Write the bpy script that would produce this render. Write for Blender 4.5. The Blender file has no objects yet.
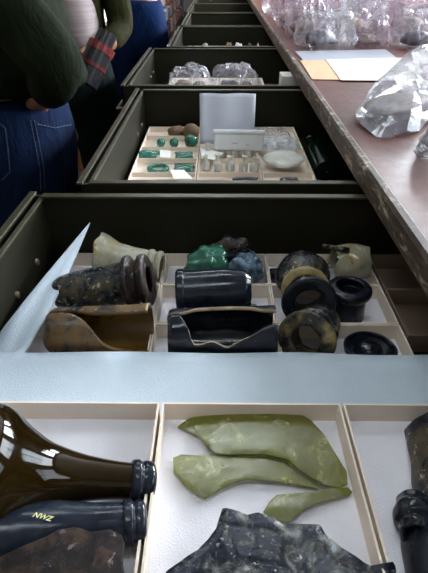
import bpy, bmesh, math, random
from mathutils import Vector, Matrix, noise
from math import sin, cos, pi, radians as R
random.seed(7)
scene = bpy.context.scene
C = scene.collection

# ---------------------------------------------------------------- camera
CAM_Z = 1.35
F = 495.0
PITCH = math.atan(331.5 / F)
YAW = 0.009
cd = bpy.data.cameras.new('camera'); cam = bpy.data.objects.new('camera', cd); C.objects.link(cam)
cd.sensor_fit = 'VERTICAL'; cd.sensor_height = 24.0; cd.lens = 24.0 * F / 573.0
cd.clip_start = 0.02
cam.location = (0, 0, CAM_Z); cam.rotation_euler = (pi / 2 - PITCH, 0, YAW)
scene.camera = cam
# ---------------------------------------------------------------- world, daylight, exposure
scene.view_settings.view_transform = 'Standard'; scene.view_settings.look = 'None'
scene.view_settings.gamma = 1; scene.view_settings.use_curve_mapping = False
scene.view_settings.exposure = 0.32
w = bpy.data.worlds.new('world'); scene.world = w; w.use_nodes = True
w.node_tree.nodes['Background'].inputs[0].default_value = (0.6, 0.75, 1.0, 1)
w.node_tree.nodes['Background'].inputs[1].default_value = 0.3

def area(name, loc, rot, sx, sy, power, col):
    l = bpy.data.lights.new(name, 'AREA'); l.shape = 'RECTANGLE'; l.size = sx; l.size_y = sy
    l.energy = power; l.color = col
    o = bpy.data.objects.new(name, l); C.objects.link(o); o.location = loc; o.rotation_euler = rot
    return o
WIN_Y = [(-1.0, 0.4), (0.9, 2.3), (2.9, 4.3), (4.9, 6.3)]  # first window, beside the camera, is added to light the near foam
WIN_X = 2.6
for (a, b), pw in zip(WIN_Y, (26, 85, 290, 400)):
    area('window_daylight', (WIN_X - 0.02, (a + b) / 2, 1.95), (0, R(68), 0), 1.2, b - a - 0.1, pw, (0.86, 0.93, 1.0))
TUBE = 19.0

# ---------------------------------------------------------------- pixel rays -> points of the place
def ray(x, y):
    u = (x - 214) / F; v = (286.5 - y) / F
    dx, dy, dz = u, cos(PITCH) + v * sin(PITCH), -sin(PITCH) + v * cos(PITCH)
    return Vector((dx * cos(YAW) - dy * sin(YAW), dx * sin(YAW) + dy * cos(YAW), dz))
def P(x, y, z):
    d = ray(x, y); t = (z - CAM_Z) / d.z
    return Vector((d.x * t, d.y * t, z))
def Q(x, y, Y):
    d = ray(x, y); t = Y / d.y
    return Vector((d.x * t, Y, CAM_Z + d.z * t))

# ---------------------------------------------------------------- materials
def newmat(name):
    m = bpy.data.materials.new(name); m.use_nodes = True
    nt = m.node_tree; b = nt.nodes['Principled BSDF']
    return m, nt, b
def ramp(nt, fac, stops, interp='LINEAR'):
    r = nt.nodes.new('ShaderNodeValToRGB'); r.color_ramp.interpolation = interp
    e = r.color_ramp.elements
    while len(e) < len(stops): e.new(0.5)
    for k, (p, c) in enumerate(stops):
        e[k].position = p; e[k].color = (*c, 1) if len(c) == 3 else c
    nt.links.new(fac, r.inputs[0]); return r
def tex(nt, kind, scale, coord, detail=4, rough=0.6, dist=0.0, stretch=None):
    n = nt.nodes.new('ShaderNodeTex' + kind); n.inputs['Scale'].default_value = scale
    if kind == 'Noise':
        n.inputs['Detail'].default_value = detail; n.inputs['Roughness'].default_value = rough; n.inputs['Distortion'].default_value = dist
    src = coord
    if stretch:
        mp = nt.nodes.new('ShaderNodeMapping'); mp.inputs['Scale'].default_value = stretch
        nt.links.new(coord, mp.inputs[0]); src = mp.outputs[0]
    nt.links.new(src, n.inputs['Vector']); return n
def coordof(nt): return nt.nodes.new('ShaderNodeTexCoord').outputs['Object']
def bump(nt, b, h, strength, dist=0.002):
    n = nt.nodes.new('ShaderNodeBump'); n.inputs['Strength'].default_value = strength; n.inputs['Distance'].default_value = dist
    nt.links.new(h, n.inputs['Height']); nt.links.new(n.outputs[0], b.inputs['Normal'])
def mat(name, col, rough=0.5, metal=0.0, var=0.15, scale=20, bmp=0.0, bdist=0.002, trans=0.0, alpha=1.0, coat=0.0, emis=0, stretch=None, spec=0.5, ior=1.45):
    m, nt, b = newmat(name); co = coordof(nt)
    n = tex(nt, 'Noise', scale, co, stretch=stretch)
    lo = tuple(c * (1 - var) for c in col); hi = tuple(min(1, c * (1 + var)) for c in col)
    r = ramp(nt, n.outputs['Fac'], [(0.3, lo), (0.7, hi)])
    nt.links.new(r.outputs[0], b.inputs['Base Color'])
    b.inputs['Roughness'].default_value = rough; b.inputs['Metallic'].default_value = metal
    b.inputs['Transmission Weight'].default_value = trans; b.inputs['Alpha'].default_value = alpha
    b.inputs['Coat Weight'].default_value = coat; b.inputs['Specular IOR Level'].default_value = spec; b.inputs['IOR'].default_value = ior
    if emis:
        b.inputs['Emission Color'].default_value = (*col, 1); b.inputs['Emission Strength'].default_value = emis
    if bmp: bump(nt, b, n.outputs['Fac'], bmp, bdist)
    return m
def patina(name, stops, scale=18, rough=(0.12, 0.6), metal=0.1, bmp=0.5, dist=0.5, flecks=None, fleck_scale=90, fleck_at=0.62, trans=0.0, spec=0.5):
    """weathered archaeological glass: blotchy layers, fine iridescent flecks"""
    m, nt, b = newmat(name); co = coordof(nt)
    n = tex(nt, 'Noise', scale, co, 6, 0.65, dist)
    r = ramp(nt, n.outputs['Fac'], stops); out = r.outputs[0]
    f = tex(nt, 'Noise', fleck_scale, co, 5, 0.75, 0.4)
    if flecks:
        fr = ramp(nt, f.outputs['Fac'], [(fleck_at, (0, 0, 0)), (fleck_at + 0.05, (1, 1, 1))])
        k = tex(nt, 'Noise', fleck_scale * 0.4, co, 2)
        cr = ramp(nt, k.outputs['Fac'], [(0.3 + 0.4 * i / max(1, len(flecks) - 1), c) for i, c in enumerate(flecks)])
        mx = nt.nodes.new('ShaderNodeMixRGB'); nt.links.new(fr.outputs[0], mx.inputs[0])
        nt.links.new(out, mx.inputs[1]); nt.links.new(cr.outputs[0], mx.inputs[2]); out = mx.outputs[0]
    nt.links.new(out, b.inputs['Base Color'])
    rr = nt.nodes.new('ShaderNodeMapRange'); nt.links.new(n.outputs['Fac'], rr.inputs[0])
    rr.inputs[1].default_value = 0.35; rr.inputs[2].default_value = 0.65; rr.inputs[3].default_value = rough[0]; rr.inputs[4].default_value = rough[1]
    nt.links.new(rr.outputs[0], b.inputs['Roughness']); b.inputs['Metallic'].default_value = metal
    b.inputs['Transmission Weight'].default_value = trans; b.inputs['Specular IOR Level'].default_value = spec
    bump(nt, b, f.outputs['Fac'], bmp, 0.001)
    return m
M = {}
M['steel'] = mat('olive_enamelled_steel', (0.0115, 0.0105, 0.0055), 0.45, 0.0, 0.2, 6, 0.03, spec=0.22)
M['steel_rim'] = mat('worn_olive_steel', (0.05, 0.045, 0.026), 0.35, 0.3, 0.25, 30)
M['bolt'] = mat('dull_bolt', (0.22, 0.17, 0.12), 0.4, 0.6)
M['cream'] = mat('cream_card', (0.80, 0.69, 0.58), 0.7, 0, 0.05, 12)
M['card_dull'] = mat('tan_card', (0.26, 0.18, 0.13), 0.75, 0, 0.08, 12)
def foam_mat(name, col, s=420):
    m, nt, b = newmat(name); co = coordof(nt)
    v = tex(nt, 'Voronoi', s, co); n = tex(nt, 'Noise', 25, co, 4)
    r = ramp(nt, n.outputs['Fac'], [(0.3, tuple(c * 0.93 for c in col)), (0.7, col)])
    nt.links.new(r.outputs[0], b.inputs['Base Color']); b.inputs['Roughness'].default_value = 0.65
    bump(nt, b, v.outputs['Distance'], 0.25, 0.0015); return m
M['foam'] = foam_mat('pale_blue_foam', (0.50, 0.585, 0.665))
M['liner'] = foam_mat('white_foam_liner', (0.86, 0.84, 0.90), 520)
def counter_mat():
    m, nt, b = newmat('brown_worktop_laminate'); co = coordof(nt)
    n = tex(nt, 'Noise', 9, co, 6, 0.6, 0.4, (1, 0.25, 1)); s = tex(nt, 'Noise', 60, co, 5, 0.7)
    r = ramp(nt, n.outputs['Fac'], [(0.25, (0.07, 0.023, 0.016)), (0.6, (0.115, 0.040, 0.031)), (0.85, (0.16, 0.07, 0.057))])
    nt.links.new(r.outputs[0], b.inputs['Base Color'])
    mr = nt.nodes.new('ShaderNodeMapRange'); nt.links.new(s.outputs['Fac'], mr.inputs[0]); mr.inputs[3].default_value = 0.25; mr.inputs[4].default_value = 0.6
    nt.links.new(mr.outputs[0], b.inputs['Roughness']); b.inputs['Specular IOR Level'].default_value = 0.18; bump(nt, b, s.outputs['Fac'], 0.15, 0.001); return m
M['counter'] = counter_mat()
def edge_mat():
    m, nt, b = newmat('scuffed_worktop_edge'); co = coordof(nt)
    n = tex(nt, 'Noise', 30, co, 8, 0.75, 1.0, (1, 0.5, 2))
    r = ramp(nt, n.outputs['Fac'], [(0.45, (0.045, 0.028, 0.02)), (0.54, (0.09, 0.06, 0.04)), (0.63, (0.42, 0.36, 0.28)), (0.75, (0.6, 0.55, 0.48))])
    nt.links.new(r.outputs[0], b.inputs['Base Color']); b.inputs['Roughness'].default_value = 0.55
    bump(nt, b, n.outputs['Fac'], 0.4, 0.002); return m
M['edge'] = edge_mat()
M['floor'] = mat('grey_brown_vinyl_floor', (0.16, 0.12, 0.09), 0.45, 0, 0.15, 3)
M['wall'] = mat('cream_painted_wall', (0.34, 0.32, 0.28), 0.8, 0, 0.05, 2)
M['ceiling'] = mat('white_ceiling_tile', (0.30, 0.30, 0.29), 0.9, 0, 0.05, 8)
M['white'] = mat('white_painted_metal', (0.8, 0.8, 0.8), 0.4)
M['tube'] = mat('lit_tube', (0.85, 0.95, 1.0), 0.4, emis=TUBE)
M['sky'] = mat('bright_pane', (0.85, 0.93, 1.0), 0.1, trans=0.9)
M['shelf'] = mat('grey_brown_shelf_steel', (0.2, 0.17, 0.15), 0.5, 0.2)
# glass
def glass(name, col, rough=0.08, dens=0.0, bmp=0.1, scale=30, mixdiff=0.35):
    m, nt, b = newmat(name); co = coordof(nt)
    n = tex(nt, 'Noise', scale, co, 5, 0.6, 0.5)
    r = ramp(nt, n.outputs['Fac'], [(0.3, tuple(c * 0.75 for c in col)), (0.7, col)])
    nt.links.new(r.outputs[0], b.inputs['Base Color']); b.inputs['Roughness'].default_value = rough
    b.inputs['Transmission Weight'].default_value = 1 - mixdiff; b.inputs['IOR'].default_value = 1.5
    bump(nt, b, n.outputs['Fac'], bmp, 0.002); return m
def olive():
    m, nt, b = newmat('olive_green_glass'); co = coordof(nt)
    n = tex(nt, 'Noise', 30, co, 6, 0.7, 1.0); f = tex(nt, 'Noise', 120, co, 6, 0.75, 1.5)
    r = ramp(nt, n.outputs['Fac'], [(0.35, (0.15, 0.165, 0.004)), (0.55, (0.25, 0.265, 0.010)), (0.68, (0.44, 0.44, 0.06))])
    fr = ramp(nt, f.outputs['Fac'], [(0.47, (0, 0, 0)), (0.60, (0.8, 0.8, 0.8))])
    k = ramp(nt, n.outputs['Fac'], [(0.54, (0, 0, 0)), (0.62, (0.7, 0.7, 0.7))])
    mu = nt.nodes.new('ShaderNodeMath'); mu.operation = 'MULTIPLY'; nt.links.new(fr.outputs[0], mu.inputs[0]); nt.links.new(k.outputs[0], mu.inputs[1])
    mx = nt.nodes.new('ShaderNodeMixRGB'); nt.links.new(mu.outputs[0], mx.inputs[0]); nt.links.new(r.outputs[0], mx.inputs[1]); mx.inputs[2].default_value = (0.72, 0.72, 0.52, 1)  # pale patches: weathering film, with tube glare painted into the colour
    nt.links.new(mx.outputs[0], b.inputs['Base Color']); b.inputs['Roughness'].default_value = 0.12
    b.inputs['Transmission Weight'].default_value = 0.55; b.inputs['IOR'].default_value = 1.6
    b.inputs['Coat Weight'].default_value = 1.0; b.inputs['Coat Roughness'].default_value = 0.1; b.inputs['Coat IOR'].default_value = 1.5; b.inputs['Coat Roughness'].default_value = 0.14
    bump(nt, b, f.outputs['Fac'], 0.55, 0.0013)
    cb_ = nt.nodes.new('ShaderNodeBump'); cb_.inputs['Strength'].default_value = 0.35; cb_.inputs['Distance'].default_value = 0.0006
    nt.links.new(f.outputs['Fac'], cb_.inputs['Height']); nt.links.new(cb_.outputs[0], b.inputs['Coat Normal']); return m
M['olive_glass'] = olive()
M['olive_edge'] = glass('dark_olive_glass', (0.12, 0.16, 0.02), 0.1)
M['green_glass'] = glass('sea_green_glass', (0.06, 0.30, 0.20), 0.12, mixdiff=0.5)
M['green_dark'] = mat('very_dark_green_glass', (0.004, 0.014, 0.009), 0.1)
M['teal_glass'] = glass('teal_glass', (0.12, 0.42, 0.34), 0.08, mixdiff=0.4)
M['pale_glass'] = glass('pale_greenish_clear_glass', (0.92, 0.92, 0.86), 0.08, mixdiff=0.8)
M['amber'] = mat('dark_amber_glass', (0.011, 0.006, 0.001), 0.06, 0, 0.7, 8, spec=0.35)
M['amber_in'] = patina('amber_glass_inner_face', [(0.3, (0.04, 0.02, 0.004)), (0.55, (0.11, 0.058, 0.010)), (0.75, (0.17, 0.10, 0.025))], 14, (0.2, 0.4), 0, 0.2)
M['black_glass'] = patina('blue_black_weathered_glass', [(0.3, (0.004, 0.005, 0.008)), (0.6, (0.012, 0.016, 0.026)), (0.8, (0.03, 0.035, 0.042))], 22, (0.05, 0.25), 0.0, 0.15, spec=0.35, flecks=[(0.1, 0.1, 0.09), (0.05, 0.08, 0.14)], fleck_at=0.66)
M['pat_dark'] = patina('dark_glass_with_blue_brown_crust', [(0.3, (0.006, 0.008, 0.012)), (0.5, (0.016, 0.02, 0.026)), (0.58, (0.06, 0.045, 0.025)), (0.7, (0.12, 0.10, 0.065)), (0.85, (0.04, 0.09, 0.15))], 34, (0.08, 0.5), 0.1, 0.6, flecks=[(0.04, 0.14, 0.40), (0.45, 0.42, 0.34), (0.40, 0.26, 0.08)], fleck_at=0.58)
M['pat_rock'] = patina('rough_brown_purple_crust', [(0.3, (0.006, 0.004, 0.004)), (0.5, (0.016, 0.011, 0.011)), (0.62, (0.05, 0.03, 0.02)), (0.8, (0.035, 0.035, 0.035))], 60, (0.3, 0.7), 0, 1.0, spec=0.2, flecks=[(0.25, 0.2, 0.16), (0.1, 0.09, 0.12)], fleck_at=0.6)
M['pat_irid'] = patina('iridescent_silver_blue_crust', [(0.3, (0.006, 0.008, 0.014)), (0.5, (0.02, 0.025, 0.04)), (0.58, (0.07, 0.065, 0.055)), (0.68, (0.26, 0.30, 0.32)), (0.8, (0.06, 0.08, 0.18))], 55, (0.06, 0.4), 0.35, 0.4, flecks=[(0.1, 0.3, 0.32), (0.4, 0.38, 0.32), (0.2, 0.16, 0.4)], fleck_at=0.60, fleck_scale=220)
M['pat_yellow'] = patina('dark_glass_with_ochre_crust', [(0.3, (0.01, 0.012, 0.014)), (0.5, (0.035, 0.035, 0.03)), (0.60, (0.20, 0.15, 0.06)), (0.75, (0.36, 0.29, 0.13)), (0.88, (0.15, 0.1, 0.25))], 26, (0.12, 0.6), 0.1, 0.6, flecks=[(0.3, 0.22, 0.4), (0.5, 0.45, 0.2)], fleck_at=0.62)
M['pat_amber'] = patina('amber_glass_with_grey_brown_crust', [(0.3, (0.012, 0.012, 0.012)), (0.45, (0.05, 0.045, 0.04)), (0.55, (0.11, 0.06, 0.018)), (0.72, (0.16, 0.11, 0.055)), (0.85, (0.10, 0.10, 0.09))], 30, (0.1, 0.5), 0.05, 0.4, flecks=[(0.3, 0.25, 0.18), (0.03, 0.05, 0.10)], fleck_at=0.60)
M['pat_pale'] = patina('pale_glass_with_dark_blotches', [(0.36, (0.03, 0.025, 0.03)), (0.41, (0.34, 0.24, 0.10)), (0.46, (0.27, 0.25, 0.17)), (0.7, (0.42, 0.41, 0.33))], 18, (0.12, 0.35), 0, 0.2)
M['ochre_ring'] = patina('ochre_crusted_glass', [(0.3, (0.06, 0.06, 0.04)), (0.5, (0.35, 0.28, 0.12)), (0.75, (0.55, 0.48, 0.26))], 40, (0.2, 0.5), 0, 0.5)
M['blue_chunk'] = patina('blue_grey_flaking_glass', [(0.3, (0.02, 0.04, 0.07)), (0.5, (0.08, 0.14, 0.20)), (0.7, (0.35, 0.45, 0.55))], 30, (0.15, 0.5), 0.15, 0.8, flecks=[(0.1, 0.2, 0.7), (0.6, 0.7, 0.8)], fleck_at=0.6)
M['hollow'] = mat('pale_broken_edge', (0.36, 0.28, 0.18), 0.5, 0, 0.4, 40)
# plastic, paper, cloth
def plastic(name, col=(0.85, 0.82, 0.88), clear=0.5, scale=14, rough=0.12):
    m, nt, b = newmat(name); co = coordof(nt)
    n = tex(nt, 'Noise', scale, co, 3, 0.55, 1.2); v = tex(nt, 'Voronoi', scale * 1.6, co)
    ad = nt.nodes.new('ShaderNodeMath'); ad.operation = 'ADD'; nt.links.new(n.outputs['Fac'], ad.inputs[0]); nt.links.new(v.outputs['Distance'], ad.inputs[1])
    b.inputs['Base Color'].default_value = (*col, 1); b.inputs['Roughness'].default_value = rough
    b.inputs['Specular IOR Level'].default_value = 0.9
    mr = nt.nodes.new('ShaderNodeMapRange'); nt.links.new(n.outputs['Fac'], mr.inputs[0])
    mr.inputs[1].default_value = 0.35; mr.inputs[2].default_value = 0.65; mr.inputs[3].default_value = max(0.04, 1 - clear - 0.22); mr.inputs[4].default_value = min(1, 1 - clear + 0.22)
    nt.links.new(mr.outputs[0], b.inputs['Alpha'])
    bump(nt, b, ad.outputs[0], 0.45, 0.005); return m
M['bag'] = plastic('clear_polythene', (0.50, 0.48, 0.53), 0.70)
M['bag_pink'] = plastic('purplish_clear_polythene', (0.40, 0.31, 0.37), 0.66)
M['bag_grey'] = plastic('dusty_grey_polythene', (0.27, 0.255, 0.295), 0.34, 9)
M['bag_white'] = plastic('milky_polythene', (0.85, 0.88, 0.92), 0.3, 20, 0.2)
M['sheet'] = mat('translucent_grey_plastic', (0.44, 0.46, 0.52), 0.3, 0, 0.06, 10, 0.1, alpha=0.82)
M['sheet2'] = mat('milky_plastic', (0.85, 0.88, 0.90), 0.3, 0, 0.08, 25, 0.3, alpha=0.85)
M['cardboard'] = mat('brown_cardboard', (0.50, 0.32, 0.18), 0.8, 0, 0.08, 20)
M['paper'] = mat('white_paper', (0.85, 0.84, 0.80), 0.7, 0, 0.02)
M['brown'] = patina('brown_corroded_lump', [(0.3, (0.09, 0.05, 0.03)), (0.6, (0.28, 0.18, 0.10)), (0.8, (0.45, 0.36, 0.24))], 30, (0.5, 0.8), 0, 0.6)
M['sherd'] = patina('earthy_sherd', [(0.3, (0.08, 0.05, 0.04)), (0.55, (0.25, 0.19, 0.15)), (0.75, (0.4, 0.35, 0.3))], 12, (0.5, 0.8), 0, 0.5)
M['sherd_dark'] = patina('dark_sherd', [(0.3, (0.02, 0.02, 0.03)), (0.6, (0.08, 0.07, 0.09)), (0.8, (0.2, 0.16, 0.16))], 12, (0.3, 0.7), 0, 0.5)
M['sherd_tan'] = patina('tan_sherd', [(0.3, (0.25, 0.2, 0.15)), (0.6, (0.42, 0.36, 0.28)), (0.8, (0.5, 0.46, 0.4))], 10, (0.5, 0.8), 0, 0.3)
def denim(name, col):
    m, nt, b = newmat(name); co = coordof(nt)
    n = tex(nt, 'Noise', 9, co, 5, 0.6, 0.5, (1, 1, 0.6)); f = tex(nt, 'Noise', 300, co, 2)
    r = ramp(nt, n.outputs['Fac'], [(0.3, tuple(c * 0.55 for c in col)), (0.7, tuple(c * 1.25 for c in col))])
    nt.links.new(r.outputs[0], b.inputs['Base Color']); b.inputs['Roughness'].default_value = 0.85; b.inputs['Specular IOR Level'].default_value = 0.06
    bump(nt, b, n.outputs['Fac'], 0.8, 0.02); return m
M['denim'] = denim('mid_blue_denim', (0.005, 0.012, 0.038))
M['denim2'] = denim('strong_blue_denim', (0.003, 0.011, 0.042))
M['seam'] = mat('denim_seam', (0.030, 0.042, 0.085), 0.9)
M['jacket'] = denim('dark_green_waxed_cloth', (0.006, 0.0095, 0.0035))
M['olive_cloth'] = denim('olive_cloth', (0.022, 0.022, 0.008))
M['teal_cloth'] = denim('dark_teal_cloth', (0.005, 0.011, 0.010))
M['navy'] = denim('navy_cloth', (0.015, 0.03, 0.09))
M['shirt'] = mat('white_striped_shirt', (0.32, 0.26, 0.26), 0.8, 0, 0.25, 30, stretch=(0.1, 0.1, 4))
M['skin'] = mat('skin', (0.24, 0.10, 0.06), 0.5, 0, 0.06, 15)
M['hair'] = mat('brown_hair', (0.06, 0.035, 0.02), 0.5, 0, 0.5, 60, 0.6, stretch=(1, 1, 0.2))
M['blackp'] = mat('black_rubber', (0.012, 0.012, 0.014), 0.35)
M['redp'] = mat('red_band', (0.14, 0.012, 0.01), 0.35)
M['ink'] = mat('pale_yellow_ink', (0.6, 0.58, 0.26), 0.6)
M['shoe'] = mat('brown_leather', (0.05, 0.03, 0.02), 0.4)

# ---------------------------------------------------------------- building helpers
def link(name, bm, m=None, parent=None, smooth=False):
    me = bpy.data.meshes.new(name); bm.normal_update(); bm.to_mesh(me); bm.free()
    if smooth:
        for p in me.polygons: p.use_smooth = True
    if m: me.materials.append(m)
    o = bpy.data.objects.new(name, me); C.objects.link(o)
    if parent: o.parent = parent
    return o
def tag(o, label=None, cat=None, group=None, kind=None):
    if label: o['label'] = label
    if cat: o['category'] = cat
    if group: o['group'] = group
    if kind: o['kind'] = kind
    return o
def empty(name, loc, rot=(0, 0, 0)):
    o = bpy.data.objects.new(name, None); C.objects.link(o); o.location = loc; o.rotation_euler = rot
    o.empty_display_size = 0.02; return o
def box(bm, x0, x1, y0, y1, z0, z1, bev=0.0):
    vs = [bm.verts.new((x, y, z)) for x in (x0, x1) for y in (y0, y1) for z in (z0, z1)]
    fs = [(0, 1, 3, 2), (4, 6, 7, 5), (0, 4, 5, 1), (2, 3, 7, 6), (0, 2, 6, 4), (1, 5, 7, 3)]
    faces = [bm.faces.new([vs[i] for i in f]) for f in fs]
    if bev:
        es = list({e for f in faces for e in f.edges})
        bmesh.ops.bevel(bm, geom=es, offset=bev, segments=2, affect='EDGES', profile=0.5)
def boxobj(name, dims, m, parent=None, bev=0.0):
    bm = bmesh.new(); box(bm, *dims, bev=bev); return link(name, bm, m, parent)
def cyl(bm, p0, p1, r0, r1=None, n=16, cap=True):
    p0 = Vector(p0); p1 = Vector(p1); r1 = r0 if r1 is None else r1
    d = (p1 - p0).normalized(); a = d.orthogonal().normalized(); b = d.cross(a)
    r = []
    for p, q in ((p0, r0), (p1, r1)):
        r.append([bm.verts.new(p + (a * cos(2 * pi * k / n) + b * sin(2 * pi * k / n)) * q) for k in range(n)])
    for k in range(n): bm.faces.new((r[0][k], r[0][(k + 1) % n], r[1][(k + 1) % n], r[1][k]))
    if cap: bm.faces.new(r[0][::-1]); bm.faces.new(r[1])
def copy_tree(o, parent=None):
    c = o.copy(); C.objects.link(c); c.parent = parent
    for ch in list(o.children): copy_tree(ch, c)
    return c
def lerp(pr, t):
    """piecewise (s, r) profile at t in 0..1 of its length"""
    n = len(pr) - 1; x = min(max(t, 0), 1) * n; i = min(int(x), n - 1); f = x - i
    a, b = pr[i][1], pr[i + 1][1]
    m0 = (b - pr[i - 1][1]) / 2 if i > 0 else b - a
    m1 = (pr[i + 2][1] - a) / 2 if i + 2 <= n else b - a
    if (b - a) * m0 <= 0: m0 = 0
    if (b - a) * m1 <= 0: m1 = 0
    r = (2 * f ** 3 - 3 * f * f + 1) * a + (f ** 3 - 2 * f * f + f) * m0 + (-2 * f ** 3 + 3 * f * f) * b + (f ** 3 - f * f) * m1
    return pr[i][0] * (1 - f) + pr[i + 1][0] * f, max(r, 0.0005)
def shell(name, prof, m, parent=None, th=None, end=None, start=None, thick=0.004, ns=36, na=56, lump=0.0, seed=0, m_in=None, m_edge=None):
    """a broken lathe-turned glass wall; axis +X, angle 0 = up (+Z), pi/2 = +Y"""
    bm = bmesh.new(); closed = th is None
    cols = na if closed else na + 1; g = []
    for i in range(ns + 1):
        row = []
        for j in range(cols):
            t = i / ns
            if closed: a = 2 * pi * j / na
            else:
                t0 = t; a0, a1 = th(t0); a = a0 + (a1 - a0) * j / na
            ts = start(a) if start else 0.0; te = end(a) if end else 1.0
            tt = ts + (te - ts) * t
            s, r = lerp(prof, tt)
            if lump: r += lump * noise.noise(Vector((s * 40 + seed, sin(a) * 1.5, cos(a) * 1.5)))
            row.append(bm.verts.new((s, r * sin(a), r * cos(a))))
        g.append(row)
    for i in range(ns):
        for j in range(na):
            k = (j + 1) % cols if closed else j + 1
            bm.faces.new((g[i][j], g[i + 1][j], g[i + 1][k], g[i][k]))
    o = link(name, bm, m, parent, True)
    md = o.modifiers.new('wall', 'SOLIDIFY'); md.thickness = thick; md.offset = -1; md.use_even_offset = False
    # outside normals check: faces built inside-out relative to the axis are handled by offset sign
    if m_in: o.data.materials.append(m_in); md.material_offset = 1; 
    if m_in: o.data.materials.append(m_edge or m_in); md.material_offset_rim = 2
    return o
def sstep(a, b, t):
    t = min(1, max(0, (t - a) / (b - a))); return t * t * (3 - 2 * t)
def jag(seed, amp, base=1.0, fr=1.2):
    return lambda a: base - amp * (0.5 + 0.5 * noise.noise(Vector((cos(a) * fr + seed, sin(a) * fr, seed * 0.7)))) - amp * 0.35 * abs(noise.noise(Vector((cos(a) * 5, sin(a) * 5, seed))))
def lump(name, size, m, parent=None, seed=0, amp=0.25, freq=2.0, sub=3, facet=False):
    bm = bmesh.new(); bmesh.ops.create_icosphere(bm, subdivisions=sub, radius=1)
    for v in bm.verts:
        d = 1 + amp * noise.noise(v.co * freq + Vector((seed, seed * 2, 0))) + amp * 0.4 * noise.noise(v.co * freq * 2.7 + Vector((seed, 0, 3)))
        v.co = Vector((v.co.x * size[0], v.co.y * size[1], v.co.z * size[2])) * d
    zmin = min(v.co.z for v in bm.verts)
    for v in bm.verts: v.co.z -= zmin
    return link(name, bm, m, parent, not facet)
def slab(name, pts, z0, th, m, parent=None, dome=0.0, res=1, smooth=True, sub=3, origin=None):
    """plate with a traced outline, its own thickness and a gentle dome; origin at the middle"""
    c = Vector((sum(p.x for p in pts) / len(pts), sum(p.y for p in pts) / len(pts), 0))
    o0 = c if origin is None else Vector(origin)
    rad = max((Vector((p.x, p.y, 0)) - c).length for p in pts)
    bm = bmesh.new(); vs = [bm.verts.new((p.x, p.y, 0)) for p in pts]
    f = bm.faces.new(vs)
    if f.normal.z < 0: bmesh.ops.reverse_faces(bm, faces=[f])
    bm.normal_update()
    bmesh.ops.triangulate(bm, faces=bm.faces[:])
    for _ in range(sub): bmesh.ops.subdivide_edges(bm, edges=bm.edges[:], cuts=1, use_grid_fill=True); bmesh.ops.triangulate(bm, faces=bm.faces[:])
    for v in bm.verts:
        q = ((v.co - c).length / rad) ** 2
        v.co.z = dome * (1 - q) + 0.0006 * noise.noise(v.co * 90)
        v.co -= Vector((o0.x, o0.y, 0))
    bm.normal_update()
    if sum(f.normal.z for f in bm.faces) < 0: bmesh.ops.reverse_faces(bm, faces=bm.faces[:])
    o = link(name, bm, m, parent, smooth); o.location = (o0.x, o0.y, z0)
    md = o.modifiers.new('thickness', 'SOLIDIFY'); md.thickness = th; md.offset = 1
    bv = o.modifiers.new('edge', 'BEVEL'); bv.width = th * 0.25; bv.segments = 2; bv.limit_method = 'ANGLE'; bv.angle_limit = R(50)
    return o

# ================================================================ the room
def structure(name, dims, m): return tag(boxobj(name, dims, m), kind='structure')
structure('floor', (-1.6, WIN_X, -1.6, 16.2, -0.05, 0), M['floor'])
structure('ceiling', (-1.6, WIN_X, -1.6, 16.2, 2.75, 2.8), M['ceiling'])
structure('wall_left', (-1.65, -1.6, -1.6, 16.2, 0, 2.75), M['wall'])
structure('wall_end', (-1.6, WIN_X, 16.2, 16.25, 0, 2.75), M['wall'])
structure('wall_back', (-1.6, WIN_X, -1.65, -1.6, 0, 2.75), M['wall'])
bm = bmesh.new()
ys = [-1.6] + [v for ab in WIN_Y for v in ab] + [16.2]
for i in range(0, len(ys), 2): box(bm, WIN_X, WIN_X + 0.15, ys[i], ys[i + 1], 0, 2.75)
for a, b in WIN_Y:
    box(bm, WIN_X, WIN_X + 0.15, a, b, 0, 1.3); box(bm, WIN_X, WIN_X + 0.15, a, b, 2.55, 2.75)
tag(link('wall_right', bm, M['wall']), kind='structure')
for i, (a, b) in enumerate(WIN_Y):
    bm = bmesh.new()
    for yy in (a, (a + b) / 2 - 0.02, b - 0.04): box(bm, WIN_X + 0.04, WIN_X + 0.09, yy, yy + 0.04, 1.3, 2.55)
    for zz in (1.3, 2.51): box(bm, WIN_X + 0.04, WIN_X + 0.09, a, b, zz, zz + 0.04)
    wf = tag(link('window_%d' % (i + 1), bm, M['white']), kind='structure')
    boxobj('pane', (WIN_X + 0.06, WIN_X + 0.066, a + 0.04, b - 0.04, 1.34, 2.51), M['sky'], wf)

# twin-tube ceiling lights over the aisle
def ceiling_light(x, y, label):
    t = tag(empty('ceiling_light', (x, y, 2.75)), label, 'ceiling light', 'tube lights over the aisle')
    boxobj('housing', (-0.62, 0.62, -0.13, 0.13, -0.06, 0), M['white'], t, 0.005)
    for s in (-1, 1):
        bm = bmesh.new(); cyl(bm, (-0.58, s * 0.065, -0.085), (0.58, s * 0.065, -0.085), 0.013, n=12); link('tube', bm, M['tube'], t)
    return t
for y, lb in ((0.1, 'twin tube ceiling light over the nearest drawer'), (1.75, 'twin tube ceiling light over the second drawer'), (4.6, 'twin tube ceiling light over the middle of the cabinet row'), (8.5, 'twin tube ceiling light towards the far end of the aisle')):
    ceiling_light(-0.25, y, lb)

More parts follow.
